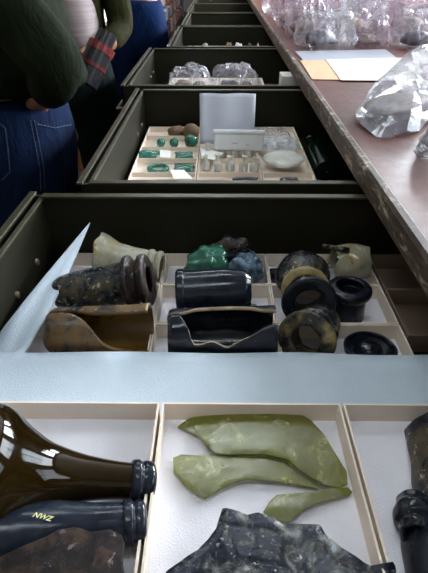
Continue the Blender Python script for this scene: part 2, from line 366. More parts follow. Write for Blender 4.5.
# ================================================================ cabinets, drawers, worktop
RIM = 0.993; BOT = 0.846
NEAR = [0.045 + 0.83 * i for i in range(9)]
FX = [-0.335, -0.262, -0.318, -0.24, -0.228, -0.24, -0.235, -0.24, -0.24]
DL = 0.80
where = ['nearest to the camera', 'second from the camera', 'third from the camera', 'fourth from the camera', 'fifth from the camera', 'sixth from the camera', 'seventh from the camera', 'eighth from the camera', 'farthest along the row']
dlab = ['its open drawer crossed by blue foam', 'its open drawer full of green and clear glass', 'its open drawer holding crumpled bags', 'its open drawer showing thin pale pieces', 'an empty open drawer', 'an empty open drawer', 'an open drawer', 'an open drawer', 'an open drawer']
for i, y0 in enumerate(NEAR):
    y1 = y0 + 0.81
    cab = tag(empty('storage_cabinet', (0.28, y0 - 0.012, 0)), 'steel cabinet with ' + dlab[i] + ', ' + where[i], 'cabinet', 'steel cabinets in a row under the worktop')
    W = 0.826
    bm = bmesh.new()
    box(bm, 0, 1.6, 0, 0.006, 0, 0.996); box(bm, 0, 1.6, W - 0.006, W, 0, 0.996); box(bm, 0.84, 1.6, 0.006, W - 0.006, 0, 0.996)
    box(bm, 0.0, 0.84, 0.006, W - 0.006, 0.03, 0.05); box(bm, 0.0, 0.84, 0.006, W - 0.006, 0.81, 0.83)
    link('carcass', bm, M['steel'], cab)
    for k in range(4):
        z0 = 0.055 + k * 0.188
        fr = boxobj('drawer', (-0.018, 0.0, 0.01, W - 0.01, z0, z0 + 0.18), M['steel'], cab, 0.002)
        bm = bmesh.new(); box(bm, -0.04, -0.02, W / 2 - 0.06, W / 2 + 0.06, z0 + 0.08, z0 + 0.095, 0.003); link('handle', bm, M['steel_rim'], fr)
    # the open top drawer
    rot = 0.0
    d = empty('open_drawer', (FX[i] - 0.28, 0.012, BOT - 0.006)); d.parent = cab
    D = 0.782; H = RIM - (BOT - 0.006)
    bm = bmesh.new(); box(bm, 0.0, DL, 0, D, 0, 0.006); link('drawer_bottom', bm, M['steel'], d)
    for nm, dm in (('side_panel', (0.0, DL, 0, 0.008, 0.006, H)), ('side_panel', (0.0, DL, D - 0.008, D, 0.006, H)), ('back_panel', (DL - 0.008, DL, 0.008, D - 0.008, 0.006, H))):
        s = boxobj(nm, dm, M['steel'], d)
        if nm == 'side_panel':
            y = dm[2]; bm = bmesh.new()
            box(bm, 0.022, DL, (y if y == 0 else y - 0.008), (y + 0.016 if y == 0 else y + 0.008), H - 0.001, H + 0.003, 0.0008)
            link('rim', bm, M['steel_rim'], d)
    bm = bmesh.new(); box(bm, 0, 0.004, 0, D, -0.02, H); box(bm, 0.018, 0.022, 0.008, D - 0.008, 0.006, H - 0.006); box(bm, 0.004, 0.018, 0.008, D - 0.008, 0.006, H - 0.012)
    fp = link('front_panel', bm, M['steel'], d); fp = d
    bm = bmesh.new(); box(bm, -0.003, 0.009, -0.004, D + 0.004, H, H + 0.005, 0.001); box(bm, 0.016, 0.024, 0.008, D - 0.008, H - 0.006, H - 0.001, 0.001)
    link('rim', bm, M['steel_rim'], fp)
    for yy in (0.105, 0.635):
        bm = bmesh.new(); cyl(bm, (-0.03, yy - 0.05, 0.07), (-0.03, yy + 0.05, 0.07), 0.006, n=10)
        for q in (-0.05, 0.05): cyl(bm, (-0.034, yy + q, 0.07), (0.0, yy + q, 0.07), 0.005, n=10)
        h = link('handle', bm, M['bolt'], fp)
        for q in (-0.05, 0.05):
            bm = bmesh.new(); cyl(bm, (0.0215, yy + q, 0.07), (0.026, yy + q, 0.07), 0.007, 0.0055, n=10); link('bolt', bm, M['bolt'], d)
# worktop
wt = tag(empty('worktop', (0.262, -0.6, 0.998)), 'long brown worktop with a scuffed edge running over the cabinets', 'worktop')
boxobj('top', (0.004, 1.64, 0, 9.1, 0, 0.042), M['counter'], wt, 0.002)
bm = bmesh.new(); n = 220
prev = None
for i in range(n + 1):
    y = 9.1 * i / n; e = 0.0015 * noise.noise(Vector((y * 9, 1, 0)))
    ring = [bm.verts.new((x + (e if x < 0.002 else 0), y, z)) for x, z in ((0.004, 0.0), (-0.002, 0.0), (-0.004, 0.004), (-0.004, 0.036), (0.0, 0.0425), (0.010, 0.0435), (0.012, 0.042))]
    if prev:
        for k in range(6): bm.faces.new((prev[k], prev[k + 1], ring[k + 1], ring[k]))
    prev = ring
link('edge_strip', bm, M['edge'], wt)

# ================================================================ trays
def tray(x0, x1, y0, y1, z0, h, label, group, m=None, liner=True, dividers_y=(), dividers_x=()):
    """cardboard tray; origin at its middle; dividers are (x or y, from, to)"""
    m = m or M['cream']; cx, cy = (x0 + x1) / 2, (y0 + y1) / 2; a, b = (x1 - x0) / 2 - 0.0006, (y1 - y0) / 2 - 0.0006; t = 0.0022
    T = tag(empty('cardboard_tray', (cx, cy, z0)), label, 'tray', group)
    bm = bmesh.new()
    box(bm, -a, a, -b, b, 0, 0.0015); box(bm, -a, -a + t, -b, b, 0.0015, h); box(bm, a - t, a, -b, b, 0.0015, h)
    box(bm, -a + t, a - t, -b, -b + t, 0.0015, h); box(bm, -a + t, a - t, b - t, b, 0.0015, h)
    link('tray_wall', bm, m, T)
    if liner: boxobj('foam_liner', (-a + t, a - t, -b + t, b - t, 0.0015, 0.005), M['liner'], T)
    for (y, p, q) in dividers_y: boxobj('divider', (p - cx, q - cx, y - cy - 0.001, y - cy + 0.001, 0.0055, h - 0.001), m, T)
    for (x, p, q) in dividers_x: boxobj('divider', (x - cx - 0.001, x - cx + 0.001, p - cy, q - cy, 0.0055, h - 0.001), m, T)
    return T
TZ = BOT + 0.0005; TH = 0.032; FL = TZ + 0.0055      # lower layer: tray base, height, liner surface
cols = [(-0.289, -0.098, 'left column'), (-0.098, 0.090, 'middle column'), (0.090, 0.280, 'right column')]
rows = [(0.712, 0.817, 'back row'), (0.603, 0.711, 'middle row'), (0.495, 0.602, 'front row')]
for (a, b, cn) in cols:
    for (c, e, rn) in rows:
        tray(a, b, c, e, TZ, TH, 'cream card tray in the %s, %s of the lower layer' % (rn, cn), 'small trays in the nearest drawer')
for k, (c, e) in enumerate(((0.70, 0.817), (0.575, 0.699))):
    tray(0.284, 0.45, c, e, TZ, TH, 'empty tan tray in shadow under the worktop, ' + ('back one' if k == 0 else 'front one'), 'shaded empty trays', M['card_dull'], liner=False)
FZ = 0.898
for k, (a, b) in enumerate(((-0.285, -0.04), (-0.035, 0.205), (0.21, 0.45))):
    tag(boxobj('cardboard_box', (a, b, 0.065, 0.488, TZ, FZ - 0.0005), M['cream'], bev=0.002), 'closed card box under the foam sheet, ' + ('left', 'middle', 'right')[k], 'box', 'card boxes under the foam sheet')

# foam separator sheet with its left corner flipped up
bm = bmesh.new()
A = P(28, 353, 0.902); T_ = Q(90, 222, 0.785)
x_l, x_r, yn, yf = -0.300, 0.452, 0.060, A.y
nx, ny = 60, 24; g = []
for j in range(ny + 1):
    row = []
    for i in range(nx + 1):
        x = x_l + (x_r - x_l) * i / nx; y = yn + (yf + 0.004 * noise.noise(Vector((x * 6, 0, 5))) - yn) * j / ny
        k = max(0, (y - 0.41) / 0.08)
        z = 0.902 + 0.0035 * k * noise.noise(Vector((x * 7, y * 7, 0))) + 0.0015 * k
        row.append(bm.verts.new((x, y, z)))
    g.append(row)
for j in range(ny):
    for i in range(nx): bm.faces.new((g[j][i], g[j][i + 1], g[j + 1][i + 1], g[j + 1][i]))
# flap: continues from the far left stretch of the sheet
ai = min(range(nx + 1), key=lambda i: abs(g[ny][i].co.x - A.x)); base = g[ny][:ai + 1]
L = Vector((-0.309, 0.545, 0.905)); steps = 22; prev = base
Nn = base[0].co.copy(); AA = base[-1].co.copy()
for s in range(1, steps + 1):
    f = s / steps
    # left border bulges along the drawer front, right border runs nearly straight to the tip
    l = Nn * (1 - f) ** 2 + (L * 2 - (Nn + T_) * 0.5) * 2 * f * (1 - f) + T_ * f * f
    l.x = max(l.x, -0.309)
    r = AA.lerp(T_, f) + Vector((0.0, 0, -0.010 * sin(pi * f)))
    row = []
    for i in range(ai + 1):
        q = i / ai; p = l.lerp(r, q); p.z -= 0.010 * sin(pi * q) * (1 - f)
        row.append(bm.verts.new(p))
    for i in range(ai): bm.faces.new((prev[i], prev[i + 1], row[i + 1], row[i]))
    prev = row
fo = link('foam_sheet', bm, M['foam'], None, True)
md = fo.modifiers.new('thickness', 'SOLIDIFY'); md.thickness = 0.004; md.offset = -1
tag(fo, 'pale blue foam sheet across the nearest drawer with one corner flipped up', 'foam sheet')

# upper trays on the foam
UZ = 0.9055; UH = 0.031; UF = UZ + 0.0055
tray(-0.262, -0.0635, 0.075, 0.386, UZ, UH, 'large cream tray of dark bottle necks, left of the three on the foam', 'large trays on the foam sheet')
tray(-0.0615, 0.137, 0.075, 0.386, UZ, UH, 'large cream tray with olive green shards, middle of the three on the foam', 'large trays on the foam sheet')
tray(0.139, 0.336, 0.075, 0.386, UZ, UH, 'large cream tray half in shadow, right of the three on the foam', 'large trays on the foam sheet')

# ================================================================ foreground glass
SC = 1.597
def px8(l): return [P(160 + x / SC, 370 + y / SC, UF + 0.004) for x, y in l]
def shard(name, l, label, dome):
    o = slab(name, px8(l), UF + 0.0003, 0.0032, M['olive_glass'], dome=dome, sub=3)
    return tag(o, label, 'glass shard', 'olive green shards in the middle tray')
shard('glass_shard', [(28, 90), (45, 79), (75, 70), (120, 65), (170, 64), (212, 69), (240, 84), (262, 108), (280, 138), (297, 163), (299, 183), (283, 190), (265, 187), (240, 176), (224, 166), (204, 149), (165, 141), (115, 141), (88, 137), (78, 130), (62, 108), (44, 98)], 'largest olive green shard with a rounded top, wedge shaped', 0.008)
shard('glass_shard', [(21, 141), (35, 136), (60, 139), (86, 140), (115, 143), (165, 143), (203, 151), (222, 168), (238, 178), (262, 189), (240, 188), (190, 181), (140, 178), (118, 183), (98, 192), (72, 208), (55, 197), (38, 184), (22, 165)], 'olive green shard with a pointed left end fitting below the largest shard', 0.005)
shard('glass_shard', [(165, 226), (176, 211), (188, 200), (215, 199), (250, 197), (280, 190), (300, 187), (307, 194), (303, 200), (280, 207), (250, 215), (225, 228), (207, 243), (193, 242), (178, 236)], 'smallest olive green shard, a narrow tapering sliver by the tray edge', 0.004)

def bottle(name, lip_p, back_p, prof, m, lip_m, label, cat, roll=0, lip=None, seed=1, amp=0.05, th=None, group=None, m_in=None, thick=0.004, m_edge=None):
    """neck fragment lying along back_p -> lip_p, +X local towards the lip"""
    lip_p = Vector(lip_p); back_p = Vector(back_p); d = lip_p - back_p
    q = d.to_track_quat('X', 'Z')
    T = empty(name, back_p); T.rotation_mode = 'QUATERNION'; T.rotation_quaternion = q
    ln = d.length
    shell('neck', [(s * ln, r) for s, r in prof], m, T, th=th, start=lambda a: 0.0 + amp * (0.5 + noise.noise(Vector((cos(a) * 1.5 + seed, sin(a) * 1.5, seed)))), thick=thick, lump=0.0006, seed=seed, m_in=m_in, m_edge=m_edge)
    if lip:
        shell('lip', [(ln + s, r) for s, r in lip], lip_m, T, thick=0.005, ns=24, lump=0.0008, seed=seed)
    return tag(T, label, cat, group)
b1 = bottle('bottle_neck', P(133, 481, 0.933), P(-50, 470, 0.980),
       [(0.0, 0.063), (0.15, 0.061), (0.26, 0.056), (0.38, 0.042), (0.50, 0.030), (0.63, 0.0235), (0.78, 0.019), (0.9, 0.017), (1.0, 0.0165)], M['amber'], M['black_glass'],
       'glossy dark amber bottle neck and shoulder lying behind the one with yellow writing', 'bottle neck', lip=[(-0.004, 0.0165), (-0.002, 0.0195), (0.004, 0.0205), (0.007, 0.0185), (0.010, 0.0195), (0.017, 0.0190), (0.020, 0.015), (0.020, 0.009)], seed=3, group='dark bottle necks in the left tray')
b2 = bottle('bottle_neck', P(127, 524, 0.933), P(-50, 543, 0.950),
       [(0.0, 0.031), (0.2, 0.030), (0.4, 0.028), (0.6, 0.025), (0.8, 0.0205), (1.0, 0.018)], M['black_glass'], M['black_glass'],
       'blue-black weathered bottle neck marked with pale yellow writing', 'bottle neck', lip=[(-0.004, 0.017), (-0.003, 0.0200), (0.004, 0.0205), (0.006, 0.0180), (0.009, 0.0190), (0.015, 0.0180), (0.017, 0.013), (0.017, 0.009)], seed=9, group='dark bottle necks in the left tray')
# painted find number on the second bottle
cu = bpy.data.curves.new('find_number', 'FONT'); cu.body = 'NWZ'; cu.size = 0.0062; cu.shear = 0.35; cu.extrude = 0.00012; cu.offset = 0.0001; cu.align_x = 'CENTER'; cu.align_y = 'CENTER'
cu.materials.append(M['ink'])
tmp = bpy.data.objects.new('tmp', cu); C.objects.link(tmp); bpy.context.view_layer.update()
me_t = bpy.data.meshes.new_from_object(tmp.evaluated_get(bpy.context.evaluated_depsgraph_get())); bpy.data.objects.remove(tmp)
txt = bpy.data.objects.new('find_number', me_t); C.objects.link(txt)
if not me_t.materials: me_t.materials.append(M['ink'])
bpy.context.view_layer.update()
deps = bpy.context.evaluated_depsgraph_get()
d_ = ray(42, 517).normalized()
hit, loc, nor, _, hob, _ = scene.ray_cast(deps, Vector((0, 0, CAM_Z)), d_)
if hit:
    zax = nor.normalized(); xax = Vector((1, -0.1, 0)); xax = (xax - zax * xax.dot(zax)).normalized(); yax = zax.cross(xax)
    mw = Matrix((xax, yax, zax)).transposed().to_4x4(); mw.translation = loc + nor * 0.0004
    neck2 = [c for c in b2.children if c.name.startswith('neck')][0]
    txt.parent = neck2; txt.matrix_parent_inverse = neck2.matrix_world.inverted(); txt.matrix_world = mw
tag(txt, 'pale yellow handwritten mark')

# third, rough fragment in the left tray
fr = [P(x, y, 0.968) for x, y in ((-60, 590), (-20, 570), (0, 560), (20, 552), (50, 541), (62, 535), (75, 532), (92, 536), (110, 534), (121, 538), (125, 546), (123, 560), (124, 573), (118, 600), (90, 640), (20, 650), (-50, 640))]
o = slab('crusted_fragment', fr, 0.958, 0.005, M['pat_rock'], dome=0.014, sub=3)
o.rotation_euler = (R(6), 0, 0)
tag(o, 'rough brown and purple crusted glass fragment below the bottle marked in yellow', 'glass fragment')

# base with jagged wall in the middle tray
cb = P(268, 640, UF + 0.01)
outl = [(-42, 640, 0), (25, 128), (48, 112), (75, 95), (90, 78), (104, 60), (112, 30), (128, 33), (150, 41), (166, 38), (180, 43), (205, 56), (235, 55), (262, 56), (268, 68), (275, 76), (292, 90), (310, 101), (330, 116), (345, 121), (360, 114), (372, 112), (378, 122)]
pts = []
for p in outl[1:]:
    w_ = P(150 + p[0] / 1.54, 490 + p[1] / 1.54, UF + 0.024); pts.append((math.atan2(w_.y - cb.y, w_.x - cb.x), (w_.xy - cb.xy).length))
pts.sort()
def rad_at(a):
    if a < pts[0][0] or a > pts[-1][0]:
        # hidden part of the outline: plain broken circle
        base = 0.062 + 0.004 * sin(a * 5)
        if a < pts[0][0]:
            k = min(1, (pts[0][0] - a) / 0.5); return pts[0][1] * (1 - k) + base * k
        k = min(1, (a - pts[-1][0]) / 0.5); return pts[-1][1] * (1 - k) + base * k
    for (a0, r0), (a1, r1) in zip(pts, pts[1:]):
        if a0 <= a <= a1: f = (a - a0) / (a1 - a0 + 1e-9); return r0 * (1 - f) + r1 * f
    return 0.06
bm = bmesh.new(); NA = 240
prof = [(0.0, 0.020), (0.10, 0.019), (0.22, 0.014), (0.36, 0.007), (0.46, 0.003), (0.53, 0.0045), (0.58, 0.0115), (0.62, 0.0155), (0.67, 0.0125), (0.72, 0.0105), (0.80, 0.0135), (0.90, 0.019), (1.0, 0.0225)]
g = []
for fr, z in prof:
    row = []
    for k in range(NA):
        a = -pi + 2 * pi * k / NA; Rr = rad_at(a); R0 = 0.070
        r = fr * (R0 * (1 - max(0, (fr - 0.6) / 0.4)) + Rr * max(0, (fr - 0.6) / 0.4))
        row.append(bm.verts.new((r * cos(a), r * sin(a), z + 0.0012 * noise.noise(Vector((r * cos(a) * 60, r * sin(a) * 60, 0))))))
    g.append(row)
for i in range(len(g) - 1):
    for k in range(NA):
        if i == 0: pass
        bm.faces.new((g[i][k], g[i + 1][k], g[i + 1][(k + 1) % NA], g[i][(k + 1) % NA]))
bmesh.ops.remove_doubles(bm, verts=bm.verts[:], dist=1e-6)
bo = link('jagged_bottle_bottom', bm, M['pat_irid'], None, True); bo.location = (cb.x, cb.y, UF + 0.0045)
md = bo.modifiers.new('wall', 'SOLIDIFY'); md.thickness = 0.0045; md.offset = -1
tag(bo, 'broken round bottle base with a jagged edge and silvery blue crust', 'bottle base')

# right tray: dark weathered pieces
def pl(l): return [P(380 + x / 2.82, 370 + y / 2.82, UF + 0.015) for x, y in l]
T = empty('curved_glass_fragment', (0, 0, 0), (0, 0, R(82)))
shell('body_sherd', [(-0.055, 0.05), (-0.02, 0.052), (0.02, 0.050), (0.055, 0.046)], M['pat_dark'], T, th=lambda t: (-0.9, 1.35 + 0.08 * sin(t * 8)), end=jag(8, 0.1), thick=0.005, lump=0.003, seed=12)
p = P(466, 455, UF + 0.03); T.location = (p.x, p.y, UF - 0.006)
tag(T, 'large dark curved fragment with blue and orange flecks in the shaded right tray', 'glass fragment')
T = tag(empty('bottle_lip_fragment', P(416, 520, UF + 0.014), (0, R(10), R(75))), 'small dark fragment with a pale glint in front of the large dark curved one', 'glass fragment')
shell('lip', [(-0.018, 0.015), (-0.008, 0.0155), (-0.004, 0.019), (0.006, 0.020), (0.012, 0.017), (0.02, 0.016)], M['black_glass'], T, th=lambda t: (-2.4, 2.4), thick=0.004, lump=0.002, seed=3)
p = P(476, 565, UF + 0.03); T = empty('curved_glass_fragment', (p.x, p.y, UF - 0.004), (0, 0, R(80)))
shell('body_sherd', [(-0.06, 0.048), (-0.02, 0.05), (0.02, 0.050), (0.045, 0.046)], M['black_glass'], T, th=lambda t: (-0.9, 1.45), end=jag(2, 0.1), thick=0.005, lump=0.002, seed=22)
tag(T, 'black curved fragment at the lower right corner of the nearest drawer', 'glass fragment')

# ================================================================ lower layer of the nearest drawer
def zyaw(dx, dy): return math.atan2(dy, dx)
# back row
bottle('bottle_neck', Q(161, 266, 0.745) + Vector((0, 0.0, 0.0)), Q(98, 256, 0.765), [(0, 0.044), (0.12, 0.040), (0.3, 0.031), (0.5, 0.027), (0.75, 0.0245), (0.9, 0.0235), (1.0, 0.023)],
       M['pat_pale'], M['pat_pale'], 'pale grey-green bottle neck with dark blotches behind the flipped up foam corner', 'bottle neck', lip=[(-0.024, 0.023), (-0.022, 0.0265), (-0.016, 0.027), (-0.014, 0.024), (-0.008, 0.024), (-0.006, 0.0265), (0.0, 0.0265), (0.002, 0.02)], seed=15, amp=0.12, group='glass in the nearest drawer, lower layer')
def tlump(name, px, py, Y, size, m, label, cat, seed, amp=0.3, group='glass in the nearest drawer, lower layer', z=None, rz=0, facet=False, freq=1.6):
    p = Q(px, py, Y); o = lump(name, size, m, None, seed, amp, freq, 4, facet)
    o.location = (p.x, p.y, FL if z is None else z); o.rotation_euler = (0, 0, rz)
    return tag(o, label, cat, group)
tlump('glass_chunk', 208, 262, 0.752, (0.038, 0.028, 0.034), M['green_glass'], 'rounded sea-green glass chunk in the back row of the nearest drawer', 'glass chunk', 3, 0.35)
tlump('glass_chunk', 246, 266, 0.745, (0.031, 0.026, 0.028), M['blue_chunk'], 'flaky blue-grey glass chunk right of the sea-green one', 'glass chunk', 9, 0.5)
tlump('glass_chunk', 231, 252, 0.790, (0.040, 0.016, 0.034), M['pat_dark'], 'dark green-black glass chunk behind the sea-green and blue-grey chunks', 'glass chunk', 14, 0.4)
T = tag(empty('bottle_neck', Q(281, 266, 0.762), (0, 0, R(5))), 'small iridescent neck piece lying beside the dark jug fragment', 'bottle neck', 'glass in the nearest drawer, lower layer')
shell('neck', [(-0.02, 0.012), (0.0, 0.013), (0.01, 0.013), (0.022, 0.014)], M['pat_irid'], T, thick=0.003, lump=0.002, seed=2); T.location.z = FL + 0.014
# pale fragment with spout
T = tag(empty('spouted_fragment', (Q(349, 262, 0.765).x, 0.762, FL)), 'pale beige hollow fragment with a thin dark-edged spout', 'glass fragment', 'glass in the nearest drawer, lower layer')
s_ = shell('body_sherd', [(-0.040, 0.026), (-0.02, 0.034), (0.0, 0.036), (0.02, 0.034), (0.038, 0.031)], M['pat_pale'], T, th=lambda t: (-2.2 + 0.4 * t, 2.4), start=jag(4, -0.2, 0.0), end=jag(7, 0.15), thick=0.004, lump=0.004, seed=6); s_.location = (0, 0, 0.038)
bm = bmesh.new(); pr = [(-0.010, -0.012, 0.072), (-0.030, -0.016, 0.078), (-0.046, -0.018, 0.083), (-0.056, -0.018, 0.085)]
for k in range(3): cyl(bm, pr[k], pr[k + 1], 0.006 - 0.001 * k, 0.005 - 0.001 * k, n=10)
link('spout', bm, M['pat_dark'], T, True)
# dark jug piece with neck and lip turned to the camera
T = tag(empty('bottle_neck', (Q(306, 300, 0.625).x + 0.006, 0.645, FL + 0.047)), 'dark bottle neck pointing at the camera, white tray seen through its mouth', 'bottle neck', 'glass in the nearest drawer, lower layer')
T.rotation_euler = (0, R(-12), R(-93))
cut = lambda a: 0.70 * (0.5 - 0.5 * cos(a)) ** 2 + 0.03 * sin(5 * a)
shell('neck', [(-0.085, 0.050), (-0.065, 0.045), (-0.04, 0.032), (-0.02, 0.026), (0.0, 0.025), (0.02, 0.025)], M['pat_dark'], T, start=cut, thick=0.003, lump=0.001, seed=8)
shell('ring', [(-0.040, 0.030), (-0.038, 0.0385), (-0.028, 0.0395), (-0.024, 0.028)], M['ochre_ring'], T, thick=0.004, ns=12)
shell('lip', [(0.008, 0.026), (0.010, 0.036), (0.018, 0.042), (0.024, 0.0425), (0.028, 0.038), (0.028, 0.023)], M['black_glass'], T, thick=0.003, ns=18, lump=0.001)
T = empty('jug_shoulder', (Q(312, 262, 0.715).x, 0.765, FL), (0, R(-90), 0))
shell('body_sherd', [(0.0, 0.038), (0.018, 0.037), (0.034, 0.030), (0.046, 0.020), (0.058, 0.016)], M['pat_dark'], T, end=jag(13, 0.35, 1.0, 2.0), thick=0.004, lump=0.004, seed=31)
tag(T, 'dark jug shoulder with a ragged top standing behind the neck that faces the camera', 'glass fragment', 'glass in the nearest drawer, lower layer')
# dark ribbed neck standing
T = empty('bottle_neck', (Q(349, 300, 0.655).x, 0.662, FL), (0, R(-90), 0))
shell('neck', [(0.0, 0.031), (0.01, 0.030), (0.03, 0.029), (0.042, 0.028)], M['black_glass'], T, thick=0.004, seed=2)
shell('lip', [(0.040, 0.028), (0.042, 0.034), (0.050, 0.036), (0.056, 0.033), (0.058, 0.022)], M['black_glass'], T, thick=0.004, ns=18)
tag(T, 'black bottle neck standing on end beside the one facing the camera', 'bottle neck', 'glass in the nearest drawer, lower layer')
# middle row, left and centre
bottle('bottle_neck', Q(140, 281, 0.650), Q(56, 294, 0.652), [(0, 0.022), (0.1, 0.028), (0.3, 0.031), (0.6, 0.033), (0.85, 0.034), (1.0, 0.033)], M['pat_dark'], M['pat_rock'],
       'dark crusted bottle neck with a broad double flange, left column middle row', 'bottle neck', lip=[(-0.020, 0.034), (-0.019, 0.042), (-0.012, 0.043), (-0.009, 0.035), (0.001, 0.033), (0.004, 0.040), (0.012, 0.042), (0.016, 0.037), (0.016, 0.022)], seed=21, amp=0.15, group='glass in the nearest drawer, lower layer')
bottle('bottle_neck', Q(177, 294, 0.652), Q(252, 290, 0.657), [(0, 0.026), (0.1, 0.034), (0.4, 0.038), (0.8, 0.037), (1.0, 0.036)], M['black_glass'], M['black_glass'],
       'blue-black cylindrical bottle neck, middle column middle row', 'bottle neck', lip=[(-0.014, 0.036), (-0.012, 0.039), (-0.004, 0.0395), (0.0, 0.037), (0.0, 0.026)], seed=25, amp=0.1, group='glass in the nearest drawer, lower layer')
tlump('glass_chunk', 254, 300, 0.628, (0.018, 0.015, 0.018), M['blue_chunk'], 'small bright blue flaking piece at the end of the blue-black neck', 'glass chunk', 19, 0.4)
# front row: two cut-open necks
b = bottle('open_bottle_neck', Q(150, 330, 0.553), Q(49, 332, 0.553), [(0, 0.026), (0.06, 0.034), (0.2, 0.036), (0.5, 0.036), (0.8, 0.037), (1.0, 0.039)], M['pat_amber'], M['amber'],
       'amber bottle neck broken open on one side, left column front row', 'bottle neck', seed=33, amp=0.05, thick=0.005, m_in=M['amber_in'],
       th=lambda t: (0.05 - 0.2 * sstep(0.42, 0.6, t), 2 * pi - 0.05 - 1.8 * sstep(0.38, 0.80, t) + 0.12 * noise.noise(Vector((t * 8, 7, 0)))), group='glass in the nearest drawer, lower layer')
b = bottle('open_bottle_neck', Q(275, 333, 0.553), Q(169, 334, 0.553), [(0, 0.034), (0.05, 0.037), (0.3, 0.038), (0.6, 0.039), (1.0, 0.040)], M['black_glass'], M['black_glass'],
       'navy black bottle neck with a long ragged opening on top, middle column front row', 'bottle neck', seed=36, amp=0.09, thick=0.005, m_in=M['black_glass'], m_edge=M['hollow'],
       th=lambda t: (0.04 + 0.42 * sstep(0.30, 0.5, t) * (1 - sstep(0.78, 0.98, t)) + 0.10 * noise.noise(Vector((t * 9, 1, 0))) * sstep(0.3, 0.4, t), 2 * pi - 0.04 - 1.25 * sstep(0.30, 0.42, t) + 0.75 * sstep(0.72, 1.0, t) - 0.22 * noise.noise(Vector((t * 8, 4, 0))) * sstep(0.3, 0.4, t)), group='glass in the nearest drawer, lower layer')
# front row right: ochre ringed neck facing the camera, disc beside it
T = tag(empty('bottle_neck', (Q(312, 336, 0.553).x - 0.002, 0.556, FL + 0.042)), 'ochre and purple crusted bottle neck lying mouth forward, right column front row', 'bottle neck', 'glass in the nearest drawer, lower layer')
T.rotation_euler = (0, R(-16), R(-118))
shell('neck', [(-0.055, 0.032), (-0.03, 0.031), (-0.005, 0.030), (0.02, 0.029)], M['pat_yellow'], T, start=lambda a: 0.6 * (0.5 - 0.5 * cos(a)) ** 2 + 0.03 * sin(4 * a), thick=0.004, lump=0.002, seed=41)
shell('ring', [(-0.024, 0.031), (-0.021, 0.036), (-0.014, 0.036), (-0.011, 0.031)], M['pat_irid'], T, thick=0.004, ns=12)
shell('lip', [(0.006, 0.030), (0.008, 0.038), (0.016, 0.042), (0.022, 0.040), (0.024, 0.021)], M['pat_yellow'], T, thick=0.004, ns=18, lump=0.002)
T = tag(empty('round_bottle_bottom', (Q(374, 345, 0.545).x, 0.555, FL)), 'flat black round base lying right of the ochre crusted neck', 'bottle base', 'glass in the nearest drawer, lower layer')
s_ = shell('base_disc', [(0.022, 0.001), (0.020, 0.012), (0.008, 0.020), (0.004, 0.028), (0.012, 0.036), (0.020, 0.038)], M['black_glass'], T, thick=0.004, lump=0.002, seed=3); s_.rotation_euler = (0, R(-90), 0)

# ================================================================ second drawer
g2 = 'trays in the second drawer'
TZ0, TH0 = TZ, TH
for a_, b_, nm_ in ((-0.226, -0.056, 'left'), (-0.054, 0.110, 'middle'), (0.112, 0.245, 'right')):
    tray(a_, b_, 0.895, 1.628, TZ0, 0.0195, 'card tray stacked beneath the %s divided tray of the second drawer' % nm_, 'lower trays in the second drawer', liner=False)
TZ, TH = TZ0 + 0.020, 0.019
tray(-0.226, -0.056, 0.895, 1.628, TZ, TH, 'left divided tray of green glass in the second drawer', g2, liner=False,
     dividers_y=[(y, -0.223, -0.059) for y in (1.534, 1.425, 1.328, 1.222, 1.11, 1.0)])
tray(-0.054, 0.110, 0.895, 1.628, TZ, TH, 'middle divided tray of small clear glass in the second drawer', g2, liner=False,
     dividers_y=[(y, -0.051, 0.107) for y in (1.425, 1.328, 1.222, 1.11, 1.0)], dividers_x=[(x, 1.224, 1.424) for x in (-0.012, 0.030, 0.068)])
tray(0.112, 0.245, 0.895, 1.628, TZ, TH, 'right divided tray with bagged pieces in the second drawer', g2, liner=False,
     dividers_y=[(y, 0.115, 0.242) for y in (1.50, 1.40, 1.222, 1.0)])
F2 = TZ + 0.0018
def d2(px, py, z=F2): return P(px, py, z)
def lump2(name, px, py, zc, size, m, label, cat, seed, group, amp=0.25, rz=0, z=F2):
    p = P(px, py, z + zc); o = lump(name, size, m, None, seed, amp, 1.5, 3); o.location = (p.x, p.y, z); o.rotation_euler.z = rz
    return tag(o, label, cat, group)
gg = 'finds in the second drawer'
lump2('round_lump', 191, 133, 0.022, (0.027, 0.025, 0.025), M['brown'], 'round tan ball at the back of the left tray, second drawer', 'find', 3, gg, 0.08)
lump2('corroded_lump', 176, 134, 0.013, (0.026, 0.020, 0.017), M['brown'], 'darker brown irregular lump left of the tan ball', 'find', 8, gg, 0.35)
for k, (x, y, s, lb) in enumerate(((161, 144, 0.013, 'left of the three'), (174, 144, 0.014, 'middle of the three'), (191, 143, 0.020, 'largest, right of the three'))):
    lump2('glass_stopper', x, y, s * 0.7, (s, s, s), M['green_glass'], 'small dark green rounded piece, %s in its compartment' % lb, 'find', 20 + k, gg, 0.15)
def curved(name, px, py, Y_z, w, ang, r, m, label, seed, rz=0, group=gg, arc=(-1.1, 1.1), base=F2):
    p = P(px, py, base + Y_z); T = empty(name, (p.x, p.y, base), (0, 0, rz))
    h = r * cos(max(abs(arc[0]), abs(arc[1])))
    s = shell('body_sherd', [(-w / 2, r * 0.92), (-w / 5, r), (w / 5, r), (w / 2, r * 0.95)], m, T, th=lambda t: (arc[0], arc[1]), start=jag(seed, -0.2, 0.0, 2), end=jag(seed + 3, 0.2, 1.0, 2), thick=0.003, ns=14, na=20, lump=0.002, seed=seed)
    s.location = (0, 0, -h + 0.004)
    return tag(T, label, 'glass fragment', group)
curved('curved_glass_fragment', 150, 154, 0.014, 0.066, 0, 0.036, M['teal_glass'], 'large blue-green curved fragment at the left of the third compartment', 2, R(-15))
curved('curved_glass_fragment', 184, 156, 0.012, 0.06, 0, 0.034, M['green_glass'], 'dark green curved fragment at the right of the third compartment', 5, R(4))
